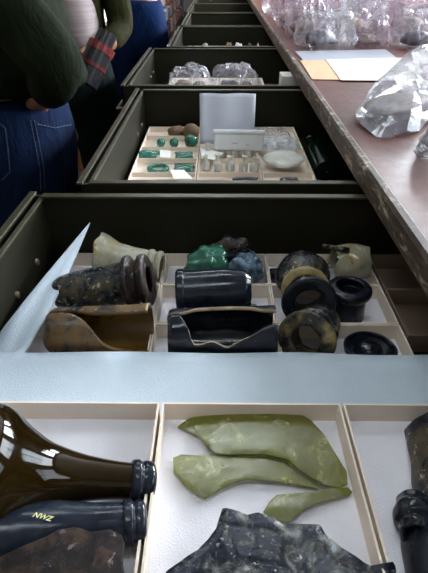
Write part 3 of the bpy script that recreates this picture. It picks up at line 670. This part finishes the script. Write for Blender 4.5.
curved('curved_glass_fragment', 184, 168, 0.012, 0.06, 0, 0.032, M['green_glass'], 'dark green curved fragment behind the front white slip', 7, R(-4))
p = P(158, 168, F2 + 0.008); T = tag(empty('glass_ring', (p.x, p.y, F2 + 0.0005), (0, R(-90), 0)), 'blue-green flattened glass ring, left tray of the second drawer', 'glass ring', gg)
shell('foot_ring', [(0.0, 0.026), (0.004, 0.030), (0.010, 0.029), (0.013, 0.024), (0.010, 0.019)], M['teal_glass'], T, thick=0.003, ns=14, na=32)
def flat(name, pts, z, th, m, label, cat, group=None, sub=1, dome=0.0):
    return tag(slab(name, [P(x, y, z) for x, y in pts], z, th, m, dome=dome, smooth=False, sub=sub), label, cat, group)
flat('paper_slip', [(160, 150), (171, 151), (170, 158), (160, 157)], 0.889, 0.0006, M['paper'], 'small pale slip between the two green fragments', 'paper slip', 'paper slips in the second drawer')
flat('paper_slip', [(170, 170), (184, 170), (193, 179), (174, 179)], 0.890, 0.0006, M['paper'], 'white slip lying across the front of the left tray', 'paper slip', 'paper slips in the second drawer')
flat('paper_slip', [(200, 148), (224, 153), (214, 160), (202, 158)], 0.891, 0.0006, M['paper'], 'creased white slip at the back of the clear glass compartments', 'paper slip', 'paper slips in the second drawer')
# small clear necks in the middle tray
k = 0
for (x, y, hh, r) in ((206, 170, 0.030, 0.008), (217, 171, 0.034, 0.009), (230, 170, 0.028, 0.010), (243, 171, 0.030, 0.009), (254, 171, 0.028, 0.010), (209, 158, 0.032, 0.008), (222, 157, 0.034, 0.009), (235, 157, 0.034, 0.010), (247, 158, 0.030, 0.008), (256, 157, 0.034, 0.009)):
    p = P(x, y, F2); T = empty('glass_phial', (p.x, p.y, F2 + 0.0005), (0, R(-90 + random.uniform(-7, 7)), random.uniform(0, 6)))
    hh *= 1.35; r *= 1.3; shell('body', [(0.0, r * 0.3), (0.0, r), (hh * 0.45, r), (hh * 0.62, r * 0.5), (hh * 0.9, r * 0.45), (hh * 0.94, r * 0.75), (hh, r * 0.75)], M['pale_glass'], T, thick=0.0015, ns=14, na=16)
    place = ('front row' if k < 5 else 'back row') + ', ' + ('first', 'second', 'third', 'fourth', 'fifth')[k % 5] + ' from the left'
    tag(T, 'small clear glass neck in the middle tray, ' + place, 'glass phial', 'small clear glass necks'); k += 1
# milky plastic box and sheet standing on the trays
bm = bmesh.new()
pA, pB = P(200, 147, 0.884), P(254, 146, 0.884)
yy = pA.y
T = tag(empty('plastic_sheet', (0, 0, 0)), 'grey translucent plastic sheet standing up at the back of the middle tray', 'plastic sheet')
nn = 12; g = []
for i in range(nn + 1):
    row = []
    for j in range(nn + 1):
        f = j / nn; q = Q(200.5 + 54 * i / nn, 0, 1.5)
        x = pA.x + (pB.x - pA.x) * i / nn
        row.append(bm.verts.new((x * (1 + 0.06 * f), 1.45 + 0.10 * f + 0.004 * sin(i * 0.9), 0.8865 + 0.120 * f)))
    g.append(row)
for i in range(nn):
    for j in range(nn): bm.faces.new((g[i][j], g[i + 1][j], g[i + 1][j + 1], g[i][j + 1]))
bpy.data.objects.remove(T)
o = link('plastic_sheet', bm, M['sheet'], None, True); md = o.modifiers.new('t', 'SOLIDIFY'); md.thickness = 0.002
tag(o, 'grey translucent plastic sheet standing up at the back of the middle tray', 'plastic sheet')
T = tag(empty('plastic_box', (0.060, 1.390, 0.8865), (R(-18), 0, R(-2))), 'milky lidded plastic box leaning on the grey sheet', 'plastic box')
boxobj('box_body', (-0.072, 0.066, -0.02, 0.02, 0, 0.045), M['sheet2'], T, 0.004)
boxobj('lid', (-0.076, 0.070, -0.024, 0.024, 0.045, 0.056), M['sheet2'], T, 0.003)
# pillow-shaped bags
def pillow(name, sx, sy, h, m, parent=None, seed=0, crump=0.02, n=13, p=3.4, flat_bottom=True):
    bm = bmesh.new(); g = {}
    for side in (0, 1):
        for i in range(n + 1):
            for j in range(n + 1):
                u = -1 + 2 * i / n; v = -1 + 2 * j / n
                if side and (abs(u) == 1 or abs(v) == 1): g[1, i, j] = g[0, i, j]; continue
                e = (1 - abs(u) ** p) * (1 - abs(v) ** p); e = max(e, 0) ** 0.5
                q = Vector((u * 1.4 + seed, v * 1.4 - seed, side * 4.0))
                pull = 1 + 0.09 * noise.noise(q * 1.5)
                fold = abs(noise.noise(Vector(((u + v) * 2.2 + seed, (u - v) * 0.8, side * 3))))
                jit = noise.cell(Vector((i * 1.7 + seed, j * 1.3, side * 5.1)))
                if side == 0: zz = h * 0.25 + h * 0.75 * e * (1 - crump * 5 * fold - 0.16 * (jit - 0.5) + 0.25 * noise.noise(q))
                else: zz = h * 0.25 - h * 0.25 * min(1, e * 2)
                ju = (noise.cell(Vector((i * 2.1, j * 3.7 + seed, 1))) - 0.5) * 0.09; jv = (noise.cell(Vector((i * 4.3 + seed, j * 1.9, 2))) - 0.5) * 0.09
                if abs(u) == 1 or abs(v) == 1: ju *= 0.4; jv *= 0.4
                g[side, i, j] = bm.verts.new(((u + ju) * sx / 2 * pull, (v + jv) * sy / 2 * pull, max(zz, 0.0005)))
    for side in (0, 1):
        for i in range(n):
            for j in range(n):
                f = [g[side, i, j], g[side, i + 1, j], g[side, i + 1, j + 1], g[side, i, j + 1]]
                if side: f = f[::-1]
                bm.faces.new(f)
    bmesh.ops.triangulate(bm, faces=bm.faces[:])
    return link(name, bm, m, parent, False)
def bag(loc, sx, sy, h, m, label, group=None, rz=0, seed=0, crump=0.03, tilt=(0, 0), inside=(), twist=False, cat='bag'):
    T = tag(empty('plastic_bag', loc, (tilt[0], tilt[1], rz)), label, cat, group)
    pillow('bag_body', sx, sy, h, m, T, seed, crump)
    if twist:
        bm = bmesh.new(); n = 18; prev = None
        for i in range(9):
            f = i / 8; r = h * (0.10 + 0.30 * f * f); ring = []
            for k in range(n):
                a = 2 * pi * k / n; rr = r * (1 + 0.35 * cos(5 * a + seed) + 0.3 * noise.noise(Vector((cos(a) * 2, sin(a) * 2, seed + f))))
                ring.append(bm.verts.new((sx * 0.30 + rr * cos(a) * 0.8 + f * sx * 0.14, rr * sin(a), h * 0.82 + f * h * 0.42 + 0.01 * cos(3 * a + seed))))
            if prev:
                for k in range(n): bm.faces.new((prev[k], prev[(k + 1) % n], ring[(k + 1) % n], ring[k]))
            prev = ring
        link('gathered_neck', bm, m, T, False)
    for k, (dx, dy, s, mm, lb) in enumerate(inside):
        o = lump('sherd', (s, s * 0.8, s * 0.5), mm, None, seed * 3 + k, 0.3, 1.5, 3)
        c, n_ = cos(rz), sin(rz)
        o.location = (loc[0] + dx * c - dy * n_, loc[1] + dx * n_ + dy * c, loc[2] + 0.002); o.rotation_euler = (0, 0, rz + k)
        tag(o, lb, 'sherd', 'sherds inside the bags')
    return T
bag((0.178, 1.45, F2), 0.12, 0.09, 0.035, M['bag_white'], 'milky bag of small pieces in the back of the right tray, second drawer', 'bags in the second drawer', seed=3)
bag((0.172, 1.555, F2), 0.11, 0.08, 0.030, M['bag'], 'clear bag behind the milky one in the right tray, second drawer', 'bags in the second drawer', seed=5)
bag((0.180, 1.315, F2), 0.115, 0.150, 0.034, M['pale_glass'], 'pale green oval glass piece filling the front of the right tray', None, rz=R(-20), seed=9, crump=0.004) if False else None
p = P(284, 162, F2 + 0.016)
o = lump('oval_glass', (0.056, 0.050, 0.014), M['pale_glass'], None, 4, 0.10, 1.2, 4); o.location = (p.x, p.y, F2 + 0.012); o.rotation_euler = (R(6), 0, R(-28))
tag(o, 'pale green oval glass piece filling the front of the right tray', 'glass piece', gg)
p = P(245, 178, F2 + 0.02); o = curved('curved_glass_fragment', 245, 178, 0.02, 0.075, 0, 0.03, M['black_glass'], 'dark blue glass piece just behind the near wall of the second drawer', 4, R(2))
curved('curved_glass_fragment', 290, 178, 0.02, 0.05, 0, 0.03, M['pat_dark'], 'dark piece behind the near wall of the second drawer, below the oval glass', 6, R(2))
T = tag(empty('green_bottle', (0.285, 1.40, BOT + 0.030), (0, 0, R(90))), 'dark green bottle lying in shadow beside the right tray, second drawer', 'bottle')
shell('body', [(-0.14, 0.003), (-0.14, 0.026), (-0.13, 0.029), (0.02, 0.029), (0.05, 0.018), (0.09, 0.012), (0.12, 0.012), (0.125, 0.015), (0.135, 0.015), (0.135, 0.008)], M['green_dark'], T, thick=0.003)

TZ, TH = TZ0, TH0
# ================================================================ third and fourth drawers
def inpiece(s): return [(-0.03, 0.0, s, M['brown'], 'brown lump inside a clear bag in the third drawer, left piece'), (0.035, 0.01, s * 0.8, M['sherd'], 'brown lump inside a clear bag in the third drawer, right piece')]
for a_, b_, y_a, y_b, hh_, nm_ in ((-0.21, 0.19, 1.95, 2.32, 0.055, 'third'),): 
    T = tag(boxobj('cardboard_box', (a_, b_, y_a, y_b, BOT + 0.0003, BOT + hh_), M['cream']), 'closed card box under the bags in the third drawer', 'box')
B3 = BOT + 0.0555
bag((-0.110, 2.08, B3), 0.17, 0.20, 0.085, M['bag'], 'crumpled clear bag with brown finds, left in the third drawer', 'bags in the third drawer', seed=11, crump=0.10,
    inside=[(-0.03, 0.0, 0.034, M['brown'], 'brown find inside the left bag of the third drawer'), (0.03, 0.01, 0.028, M['sherd'], 'smaller find inside the left bag of the third drawer')])
bag((0.072, 2.09, B3), 0.18, 0.20, 0.09, M['bag'], 'crumpled clear bag with dark finds, middle of the third drawer', 'bags in the third drawer', seed=17, crump=0.10, rz=R(8),
    inside=[(-0.03, 0.0, 0.036, M['sherd_dark'], 'dark find inside the middle bag of the third drawer'), (0.04, 0.0, 0.028, M['sherd'], 'smaller find inside the middle bag of the third drawer')])
tag(lump('corroded_lump', (0.022, 0.02, 0.035), M['brown'], None, 23, 0.3), 'brown lump between the middle bag and the white card, third drawer', 'find').location = (0.205, 2.10, BOT + 0.0003)
T = tag(boxobj('white_card_box', (-0.040, 0.04, -0.04, 0.04, 0, 0.150), M['paper'], None, 0.002), 'white card box at the right of the third drawer', 'box'); T.location = (0.262, 1.90, BOT + 0.0003)
r4 = random.Random(4); k = 0
pl4 = [(-0.125, 0.05, M['teal_glass'], 'pale green'), (-0.07, 0.035, M['sherd_tan'], 'tan'), (-0.01, 0.02, M['paper'], 'white'), (0.05, 0.03, M['brown'], 'brown'), (0.10, 0.04, M['paper'], 'long white'), (0.155, 0.03, M['sherd'], 'grey-brown'), (0.20, 0.02, M['paper'], 'small white')]
tray(-0.17, 0.27, 2.62, 2.95, TZ, 0.095, 'low card tray of thin pale pieces in the fourth drawer', None, liner=False)
for x, w_, m_, nm in pl4:
    o = lump('flat_sherd', (w_ * 0.62, 0.02, 0.060 + 0.006 * r4.random()), m_, None, x * 90, 0.3, 1.5, 3); o.location = (x, 2.75 + 0.02 * r4.random(), TZ + 0.0018)
    tag(o, nm + ' piece standing in the card tray of the fourth drawer, at %s' % ('its left end' if x < -0.1 else 'left of centre' if x < 0 else 'the centre' if x < 0.08 else 'right of centre' if x < 0.18 else 'its right end'), 'sherd', 'thin pieces in the fourth drawer')

# ================================================================ on the worktop
WZ = 1.0402
flat('cardboard_piece', [(300, 61), (331, 60), (343, 80.5), (312, 80)], WZ + 0.0002, 0.0025, M['cardboard'], 'brown cardboard piece at the worktop edge', 'cardboard')
flat('white_card', [(326, 60), (420, 58), (420, 81), (341, 80.5)], WZ + 0.003, 0.0015, M['paper'], 'bright white card lying against the brown cardboard piece', 'card')
o = flat('plastic_sleeve', [(295, 52), (385, 50), (400, 61), (303, 61)], WZ + 0.0002, 0.003, M['sheet'], 'grey clear plastic sleeve behind the cardboard and white card', 'plastic sleeve')
# the big dusty bag with a flat stone-like find
def bigbag():
    T = tag(empty('plastic_bag', (0, 0, 0)), 'large dusty clear bag with a grey-beige find, pointing at the worktop edge', 'bag')
    pts = [Vector(q) for q in ((0.308, 1.15, WZ), (0.306, 1.09, WZ), (0.318, 1.025, WZ), (0.335, 1.005, WZ), (0.405, 1.02, WZ), (0.50, 1.17, WZ), (0.70, 1.30, WZ), (0.76, 1.45, WZ), (0.66, 1.58, WZ), (0.54, 1.53, WZ), (0.42, 1.36, WZ), (0.35, 1.25, WZ))]
    HH = lambda q: 0.50 + 1.0 * min(1, max(0, ((q.x - 0.31) + (q.y - 1.05)) / 0.7))
    c = sum(pts, Vector()) / len(pts); bm = bmesh.new(); rings = []
    prof = [(q_ * 0.2, 0.086 - 0.008 * (q_ / 4) ** 2) for q_ in range(5)] + [(0.92, 0.060), (1.0, 0.030), (0.97, 0.008), (0.85, 0.0006), (0.4, 0.0006)]
    NN = 26
    def crz(o):
        d = noise.voronoi(Vector(((o.x - o.y) * 13, (o.x + o.y) * 6, 3)))[0]; return 1 - min(1, (d[1] - d[0]) * 1.6)
    def out(k):
        f = k / NN * len(pts); i = int(f); f -= i; return pts[i % len(pts)].lerp(pts[(i + 1) % len(pts)], f)
    for fr, h in prof:
        row = []
        for k in range(NN):
            o = c.lerp(out(k), fr); nzz = noise.noise(Vector((o.x * 14, o.y * 14, 2))); rr = abs(noise.noise(Vector((o.x * 30, o.y * 12, 5))))
            row.append(bm.verts.new((o.x, o.y, WZ + h * HH(o) + (0.012 * nzz - 0.012 * crz(o) - 0.006 * rr if h > 0.02 else 0))))
        rings.append(row)
    for a, b in zip(rings, rings[1:]):
        for k in range(NN): bm.faces.new((a[k], b[k], b[(k + 1) % NN], a[(k + 1) % NN]))
    bm.faces.new(rings[-1])
    bmesh.ops.remove_doubles(bm, verts=bm.verts[:], dist=1e-5)
    T.location = (c.x, c.y, WZ)
    for v in bm.verts: v.co -= Vector((c.x, c.y, WZ))
    bmesh.ops.triangulate(bm, faces=bm.faces[:])
    link('bag_body', bm, M['bag_grey'], T, False)
    s = lump('stone_slab', (0.095, 0.062, 0.020), M['sherd_tan'], None, 5, 0.12, 1.2, 4); s.location = (c.x - 0.05, c.y - 0.06, WZ + 0.004); s.rotation_euler = (0, 0, R(35))
    tag(s, 'grey-beige flat find inside the large dusty bag', 'find')
bigbag()
bag((0.475, 0.905, WZ), 0.15, 0.20, 0.06, M['bag_grey'], 'dark grey plastic bag at the right edge below the large dusty bag', None, rz=R(60), seed=41, crump=0.03, inside=[(0, 0, 0.045, M['sherd_dark'], 'dark find inside the bag at the right edge')])
heap = [ # X, Y, sx, sy, h, mat, contents, label
 (0.430, 2.22, 0.22, 0.22, 0.13, 'bag', 'sherd_dark', 'clear bag of dark finds at the front left of the heap'),
 (0.625, 2.26, 0.155, 0.20, 0.12, 'bag_pink', 'sherd', 'bag with a brown find in the front of the heap, right of the dark one'),
 (0.81, 2.22, 0.20, 0.24, 0.14, 'bag', 'sherd_dark', 'clear bag of grey finds at the front right of the heap'),
 (1.03, 2.30, 0.21, 0.24, 0.16, 'bag_pink', 'sherd', 'purplish bag at the far right of the front of the heap'),
 (0.415, 2.56, 0.22, 0.26, 0.19, 'bag_pink', 'sherd', 'purplish bag behind the front left bag of dark finds'),
 (0.655, 2.57, 0.23, 0.26, 0.22, 'bag', 'sherd_tan', 'bright crumpled bag in the middle of the second rank'),
 (0.91, 2.60, 0.25, 0.26, 0.22, 'bag_pink', 'sherd', 'purplish bag at the right of the second rank'),
 (0.42, 2.90, 0.26, 0.26, 0.17, 'bag_pink', 'sherd', 'purplish bag at the worktop edge in the third rank'),
 (0.69, 2.92, 0.28, 0.28, 0.24, 'bag', 'sherd_tan', 'clear bag in the middle of the third rank'),
 (0.98, 2.94, 0.28, 0.28, 0.26, 'bag_pink', 'sherd', 'bag at the right of the third rank'),
 (0.43, 3.26, 0.28, 0.30, 0.15, 'bag_pink', 'sherd', 'bag at the worktop edge in the fourth rank'),
 (0.76, 3.30, 0.32, 0.32, 0.20, 'bag_pink', 'sherd_tan', 'bag in the middle of the fourth rank'),
 (1.12, 3.30, 0.32, 0.32, 0.24, 'bag', 'sherd', 'clear bag at the right of the fourth rank'),
 (0.44, 3.70, 0.30, 0.34, 0.13, 'bag', 'sherd_dark', 'low clear bag at the worktop edge in the farthest rank'),
 (0.84, 3.74, 0.36, 0.34, 0.20, 'bag_pink', 'sherd', 'bag in the middle of the farthest rank'),
]
for i, (x, y, sx, sy, h, m_, c_, lb) in enumerate(heap):
    ins = [(-sx * 0.14, -0.01, sx * 0.28, M[c_], 'larger find inside the ' + lb), (sx * 0.17, 0.015, sx * 0.13, M[c_ if i % 2 else 'sherd'], 'smaller find inside the ' + lb)]
    ins = [(a, b, c, d, ' '.join(e.split()[:16])) for a, b, c, d, e in ins]
    sx *= 0.94; sy *= 0.94
    bag((x, y, WZ), sx, sy, h, M[m_], lb, 'bags heaped on the worktop', rz=R(random.uniform(-15, 15)), seed=50 + i * 3.3, crump=0.08, inside=ins if i < 10 else (), twist=(i % 3 != 2))

# ================================================================ shelving on the other side of the aisle
SX = -0.93
rs = random.Random(11)
bc = [M_ for M_ in (mat('orange_box_card', (0.55, 0.22, 0.08)), mat('red_box_card', (0.35, 0.06, 0.05)), mat('white_box_card', (0.6, 0.58, 0.56)), mat('blue_box_card', (0.10, 0.14, 0.28)), mat('lilac_box_card', (0.35, 0.28, 0.36)), mat('buff_box_card', (0.42, 0.30, 0.18)))]
cn = ['orange', 'red', 'white', 'blue', 'lilac', 'buff']
unit_word = ['nearest shelving unit', 'second shelving unit', 'third shelving unit', 'farthest shelving unit']
proto = {}
for u in range(4):
    y0 = 2.6 + u * 3.1
    S = tag(empty('shelving_unit', (SX, y0, 0)), 'open steel shelving unit across the aisle, ' + unit_word[u].split()[0] + ' of the four', 'shelving', 'shelving across the aisle')
    for yy in (0, 3.0):
        boxobj('upright_panel', (-0.42, 0, yy, yy + 0.03, 0, 2.1), M['shelf'], S)
    boxobj('back_panel', (-0.43, -0.42, 0, 3.03, 0, 2.1), M['shelf'], S)
    for k in range(8):
        boxobj('shelf', (-0.42, 0, 0.03, 3.0, 0.09 + 0.26 * k, 0.11 + 0.26 * k), M['shelf'], S)
    for k in range(5 if u == 0 else 4):
        y = 0.06
        while y < 2.8:
            wd = rs.choice((0.16, 0.2, 0.24)) * (1.0 if u < 2 else 1.4); c = rs.randrange(6)
            if y + wd > 2.98: break
            h = rs.uniform(0.14, 0.2)
            b = boxobj('archive_box', (-0.34, 0, 0, wd - 0.02, 0, h), bc[c]); b.location = (SX - 0.01, y0 + y, 0.1105 + 0.26 * k)
            tag(b, '%s box on the %s shelf of the %s' % (cn[c], ('bottom', 'second', 'third', 'fourth', 'fifth')[k], unit_word[u]), 'box', 'boxes on the shelves across the aisle')
            y += wd + rs.choice((0.0, 0.01, 0.05))

# ================================================================ people
def skin(name, verts, edges, m, parent, sub=2, root=0):
    """verts: (x, y, z, rx, ry)"""
    me = bpy.data.meshes.new(name); me.from_pydata([v[:3] for v in verts], edges, []); me.materials.append(m)
    o = bpy.data.objects.new(name, me); C.objects.link(o); o.parent = parent
    me_s = o.modifiers.new('skin', 'SKIN')
    if not me.skin_vertices:
        bpy.context.view_layer.objects.active = o
    sv = me.skin_vertices[0].data if me.skin_vertices else None
    for k, v in enumerate(verts):
        sv[k].radius = (v[3], v[4] if len(v) > 4 else v[3])
        sv[k].use_root = (k == root)
    me_s.use_smooth_shade = True; me_s.use_x_symmetry = False
    ss = o.modifiers.new('sub', 'SUBSURF'); ss.levels = sub; ss.render_levels = sub
    return o
def chain(n, s=0): return [(s + i, s + i + 1) for i in range(n - 1)]
def hand(parent, wrist, d, up, side, length=0.18):
    """palm with five separate, unequal, curled fingers; d forward, up = back of hand normal"""
    d = Vector(d).normalized(); up = Vector(up); up = (up - d * up.dot(d)).normalized(); s = d.cross(up) * side; w0 = Vector(wrist)
    v = [(*w0, 0.026, 0.022), (*(w0 + d * 0.045), 0.036, 0.016), (*(w0 + d * 0.085), 0.038, 0.014)]; e = [(0, 1), (1, 2)]
    for k, (off, ln) in enumerate(((-0.030, 0.070), (-0.010, 0.080), (0.011, 0.074), (0.030, 0.058))):
        b = len(v); p = w0 + d * 0.085 + s * off
        for q, (f, dn) in enumerate(((0.08, 0.0), (0.45, 0.007), (0.78, 0.022), (1.0, 0.038))):
            v.append((*(p + d * ln * f - up * dn), 0.0090 - 0.0008 * q, 0.0090 - 0.0008 * q))
        e += [(2, b), (b, b + 1), (b + 1, b + 2), (b + 2, b + 3)]
    b = len(v); p = w0 + d * 0.03 - s * 0.030
    for q, (f, o_) in enumerate(((0.0, 0.0), (0.03, 0.018), (0.055, 0.026))): v.append((*(p + d * f - s * o_ - up * 0.008 * q), 0.011 - 0.001 * q, 0.011 - 0.001 * q))
    e += [(1, b), (b, b + 1), (b + 1, b + 2)]
    return skin('hand', v, e, M['skin'], parent, 2, 0)
def head(parent, p, face, hairm, long=False):
    T = Vector(p)
    bm = bmesh.new(); bmesh.ops.create_icosphere(bm, subdivisions=4, radius=1)
    for v in bm.verts:
        x, y, z = v.co
        taper = 1 - 0.22 * max(0, -z) ** 1.3
        nx = x * 0.075 * taper; ny = y * 0.095 * (1 - 0.12 * max(0, -z)); nz = z * 0.118
        if y > 0.3:   # the face looks towards local +Y
            ny += 0.022 * math.exp(-((x / 0.16) ** 2 + ((z + 0.12) / 0.2) ** 2))          # nose
            ny -= 0.010 * (math.exp(-(((abs(x) - 0.38) / 0.16) ** 2 + ((z - 0.1) / 0.12) ** 2)))   # eye sockets
            ny += 0.006 * math.exp(-((x / 0.3) ** 2 + ((z + 0.5) / 0.08) ** 2))           # lips
        v.co = (nx, ny, nz)
    for s in (-1, 1):
        bmesh.ops.create_uvsphere(bm, u_segments=10, v_segments=8, radius=1, matrix=Matrix.Translation((s * 0.075, -0.005, -0.008)) @ Matrix.Diagonal((0.010, 0.018, 0.030, 1)))
    h = link('head', bm, M['skin'], parent, True); h.location = T; h.rotation_euler = (0, 0, face)
    for s in (-1, 1):
        bm = bmesh.new(); bmesh.ops.create_uvsphere(bm, u_segments=10, v_segments=8, radius=0.011); o = link('eye', bm, M['white'], h, True); o.location = (s * 0.028, 0.076, 0.012)
    bm = bmesh.new(); bmesh.ops.create_icosphere(bm, subdivisions=4, radius=1)
    for v in bm.verts:
        x, y, z = v.co
        lim = -0.1 if y < 0.2 else 0.45
        if long and y < 0.1: lim = -1.0
        q = 1 + 0.03 * noise.noise(v.co * 6)
        if z < lim: z = lim
        v.co = (x * 0.084 * q, (y * 0.105 - 0.006) * q if y < 0.6 else y * 0.09, z * 0.128 * q + 0.004)
    o = link('hair', bm, hairm, h, True)
    return h
def person(name, x, y, face, scale, cloth_top, cloth_leg, label, arm_r, arm_l, lx=0.10, sleeve=0.052, belly=0.0, hands=(1, 1), leg_w=1.0, wrist_r=0.030, hem=1.0, tors=1.0):
    """local frame: +Y is where the person faces; arms are lists of local points shoulder, elbow, wrist"""
    T = tag(empty(name, (x, y, 0), (0, 0, face)), label, 'person', 'people working along the drawers'); T.scale = (scale,) * 3
    # the body under the clothes, one continuous figure
    ar, al = [Vector(p) for p in arm_r], [Vector(p) for p in arm_l]
    v = [(0, 0, 0.95, 0.14, 0.10), (0, 0, 1.15, 0.13, 0.095), (0, 0, 1.35, 0.14, 0.10), (0, 0, 1.46, 0.07, 0.06), (0, 0.01, 1.56, 0.05, 0.05)]
    e = [(0, 1), (1, 2), (2, 3), (3, 4)]
    for s in (-1, 1):
        b = len(v); v += [(s * lx, 0, 0.85, 0.075, 0.08), (s * lx * 1.05, 0.01, 0.48, 0.05, 0.055), (s * lx * 1.1, -0.01, 0.09, 0.035, 0.04)]; e += [(0, b), (b, b + 1), (b + 1, b + 2)]
    for a in (ar, al):
        b = len(v); v += [(*a[0], 0.05), (*a[1], 0.038), (*a[2], 0.025)]; e += [(2, b), (b, b + 1), (b + 1, b + 2)]
    skin('body', v, e, M['skin'], T, 2)
    # trousers
    L = leg_w
    v = [(0, 0, 0.93, 0.175 * L, 0.135 * L), (0, 0, 1.03, 0.165 * L, 0.125 * L), (0, 0, 1.06, 0.163 * L, 0.122 * L)]; e = [(0, 1), (1, 2)]
    for s in (-1, 1):
        b = len(v); v += [(s * lx * 0.95, 0, 0.80, 0.100 * L, 0.112 * L), (s * lx * 1.05, 0.01, 0.48, 0.074, 0.080), (s * lx * 1.1, -0.01, 0.10, 0.066, 0.074), (s * lx * 1.1, -0.01, 0.07, 0.066, 0.074)]; e += [(0, b), (b, b + 1), (b + 1, b + 2), (b + 2, b + 3)]
    tr = skin('trousers', v, e, cloth_leg, T, 2)
    # jacket or shirt
    hz = hem
    v = [(0, 0.0, hz, 0.185 * tors, (0.145 + belly) * tors), (0, 0.0, hz + 0.03, 0.187 * tors, (0.148 + belly) * tors), (0, 0.01, 1.2, 0.175 * tors, 0.14 * tors), (0, 0, 1.38, 0.185 * tors, 0.125 * tors), (0, 0, 1.47, 0.09, 0.075)]; e = chain(5)
    for a in (ar, al):
        b = len(v); m1 = a[0].lerp(a[1], 0.5); v += [(*a[0], sleeve + 0.018), (*m1, sleeve + 0.01), (*a[1], sleeve + 0.006), (*a[1].lerp(a[2], 0.5), sleeve - 0.002), (*a[1].lerp(a[2], 0.85), sleeve - 0.012)]
        e += [(3, b), (b, b + 1), (b + 1, b + 2), (b + 2, b + 3), (b + 3, b + 4)]
    top = skin('jacket', v, e, cloth_top, T, 2)
    for s in (-1, 1):
        bm = bmesh.new(); bmesh.ops.create_uvsphere(bm, u_segments=16, v_segments=10, radius=1, matrix=Matrix.Translation((s * lx * 1.1, 0.05, 0.042)) @ Matrix.Diagonal((0.048, 0.14, 0.055, 1)))
        for vv in bm.verts: vv.co.z = max(vv.co.z, 0.001)
        link('shoe', bm, M['shoe'], T, True)
    head(T, (0, 0.03, 1.66), 0, M['hair'])
    for a, hd, s in ((ar, hands[0], 1), (al, hands[1], -1)):
        if hd: hand(T, a[2], (a[2] - a[1]), (0, 1, 0.2) if hd == 1 else (1, 0, 0), s)
    return T, tr, top
# person A: faces the drawers (+X), we see the right side; right hand pushed into the pocket
PA, trA, topA = person('person', -0.55, 1.40, R(-90), 1.0, M['jacket'], M['denim'], 'person in a dark green jacket and blue jeans, hand tucked at the hip',
    [(0.20, 0.0, 1.38), (0.27, 0.215, 1.15), (0.150, 0.125, 1.065)], [(-0.20, 0, 1.40), (-0.25, 0.0, 1.14), (-0.22, 0.05, 0.92)], sleeve=0.062, belly=0.045, leg_w=1.12, hem=1.05, tors=1.15)
# pocket and side seams on the near side of the jeans
def seam(path, parent, r=0.0022):
    bm = bmesh.new()
    for a, b in zip(path, path[1:]): cyl(bm, a, b, r, n=6)
    return link('seam', bm, M['seam'], parent, True)
def seam_on(pxs, parent, nm='seam'):
    dg = bpy.context.evaluated_depsgraph_get(); pts = []
    o0 = Vector((0, 0, CAM_Z))
    for a, b in zip(pxs, pxs[1:]):
        for k in range(6):
            x = a[0] + (b[0] - a[0]) * k / 6; y = a[1] + (b[1] - a[1]) * k / 6
            d = ray(x, y).normalized(); org = o0 + d * 0.8
            hit, loc, nor, _, ob, _ = scene.ray_cast(dg, org, d)
            if hit and ob.name.startswith('trousers'): pts.append(parent.matrix_world.inverted() @ (loc + nor * 0.0005))
    if len(pts) < 2: return
    bm = bmesh.new()
    for a, b in zip(pts, pts[1:]):
        if (a - b).length > 1e-4: cyl(bm, a, b, 0.0016, n=6)
    return link(nm, bm, M['seam'], parent, True)
bpy.context.view_layer.update()
for path in ([(30, 120), (35, 145), (40, 170), (41, 195)], [(34, 120), (39, 145), (44, 170), (45, 195)], [(0, 124), (5, 128), (8, 150), (10, 172), (0, 182)], [(36, 124), (55, 128), (74, 124)]):
    seam_on(path, trA)
# person B behind, dark teal trousers, white shirt, olive jacket hanging open
PB, trB, topB = person('person', -0.575, 2.0, R(180), 1.0, M['olive_cloth'], M['teal_cloth'], 'person in dark teal trousers, pale striped shirt and open olive jacket',
    [(0.18, 0.0, 1.40), (0.24, -0.02, 1.14), (0.22, 0.08, 0.95)], [(-0.19, 0, 1.40), (-0.225, 0.0, 1.13), (-0.19, 0.15, 1.09)], sleeve=0.045, hem=1.08, leg_w=1.1)
skin('shirt', [(-0.09, 0.06, 1.04, 0.070, 0.10), (-0.09, 0.06, 1.2, 0.075, 0.10), (-0.05, 0.05, 1.38, 0.070, 0.09)], chain(3), M['shirt'], PB, 2)
# person C further off, seen from behind in blue jeans
PC, trC, topC = person('person', -0.535, 3.62, R(-8), 1.06, M['navy'], M['denim2'], 'person in bright blue jeans and navy top, farthest along the aisle',
    [(0.20, 0.0, 1.40), (0.24, 0.12, 1.22), (0.12, 0.32, 1.24)], [(-0.20, 0, 1.40), (-0.24, 0.12, 1.22), (-0.12, 0.32, 1.24)], sleeve=0.05, hem=1.12, tors=0.95, leg_w=1.1)
# black flask with red bands carried in front of person B
a, b = Q(104, 42, 1.72), Q(90, 72, 1.68)
ax = (b - a)
T = empty('flask', a); T.rotation_mode = 'QUATERNION'; T.rotation_quaternion = ax.to_track_quat('X', 'Z'); ln = ax.length
tag(T, 'black cylindrical flask with red bands held in front of the pale shirt', 'flask')
for nm, s0, s1, r, mm in (('cap', -0.03, 0.012, 0.030, 'blackp'), ('red_band', 0.012, 0.035, 0.0435, 'redp'), ('body', 0.035, 0.075, 0.042, 'blackp'), ('red_band', 0.075, 0.085, 0.0430, 'redp'), ('base', 0.085, 0.14, 0.041, 'blackp')):
    bm = bmesh.new(); cyl(bm, (s0, 0, 0), (s1, 0, 0), r, n=28); link(nm, bm, M[mm], T, False)
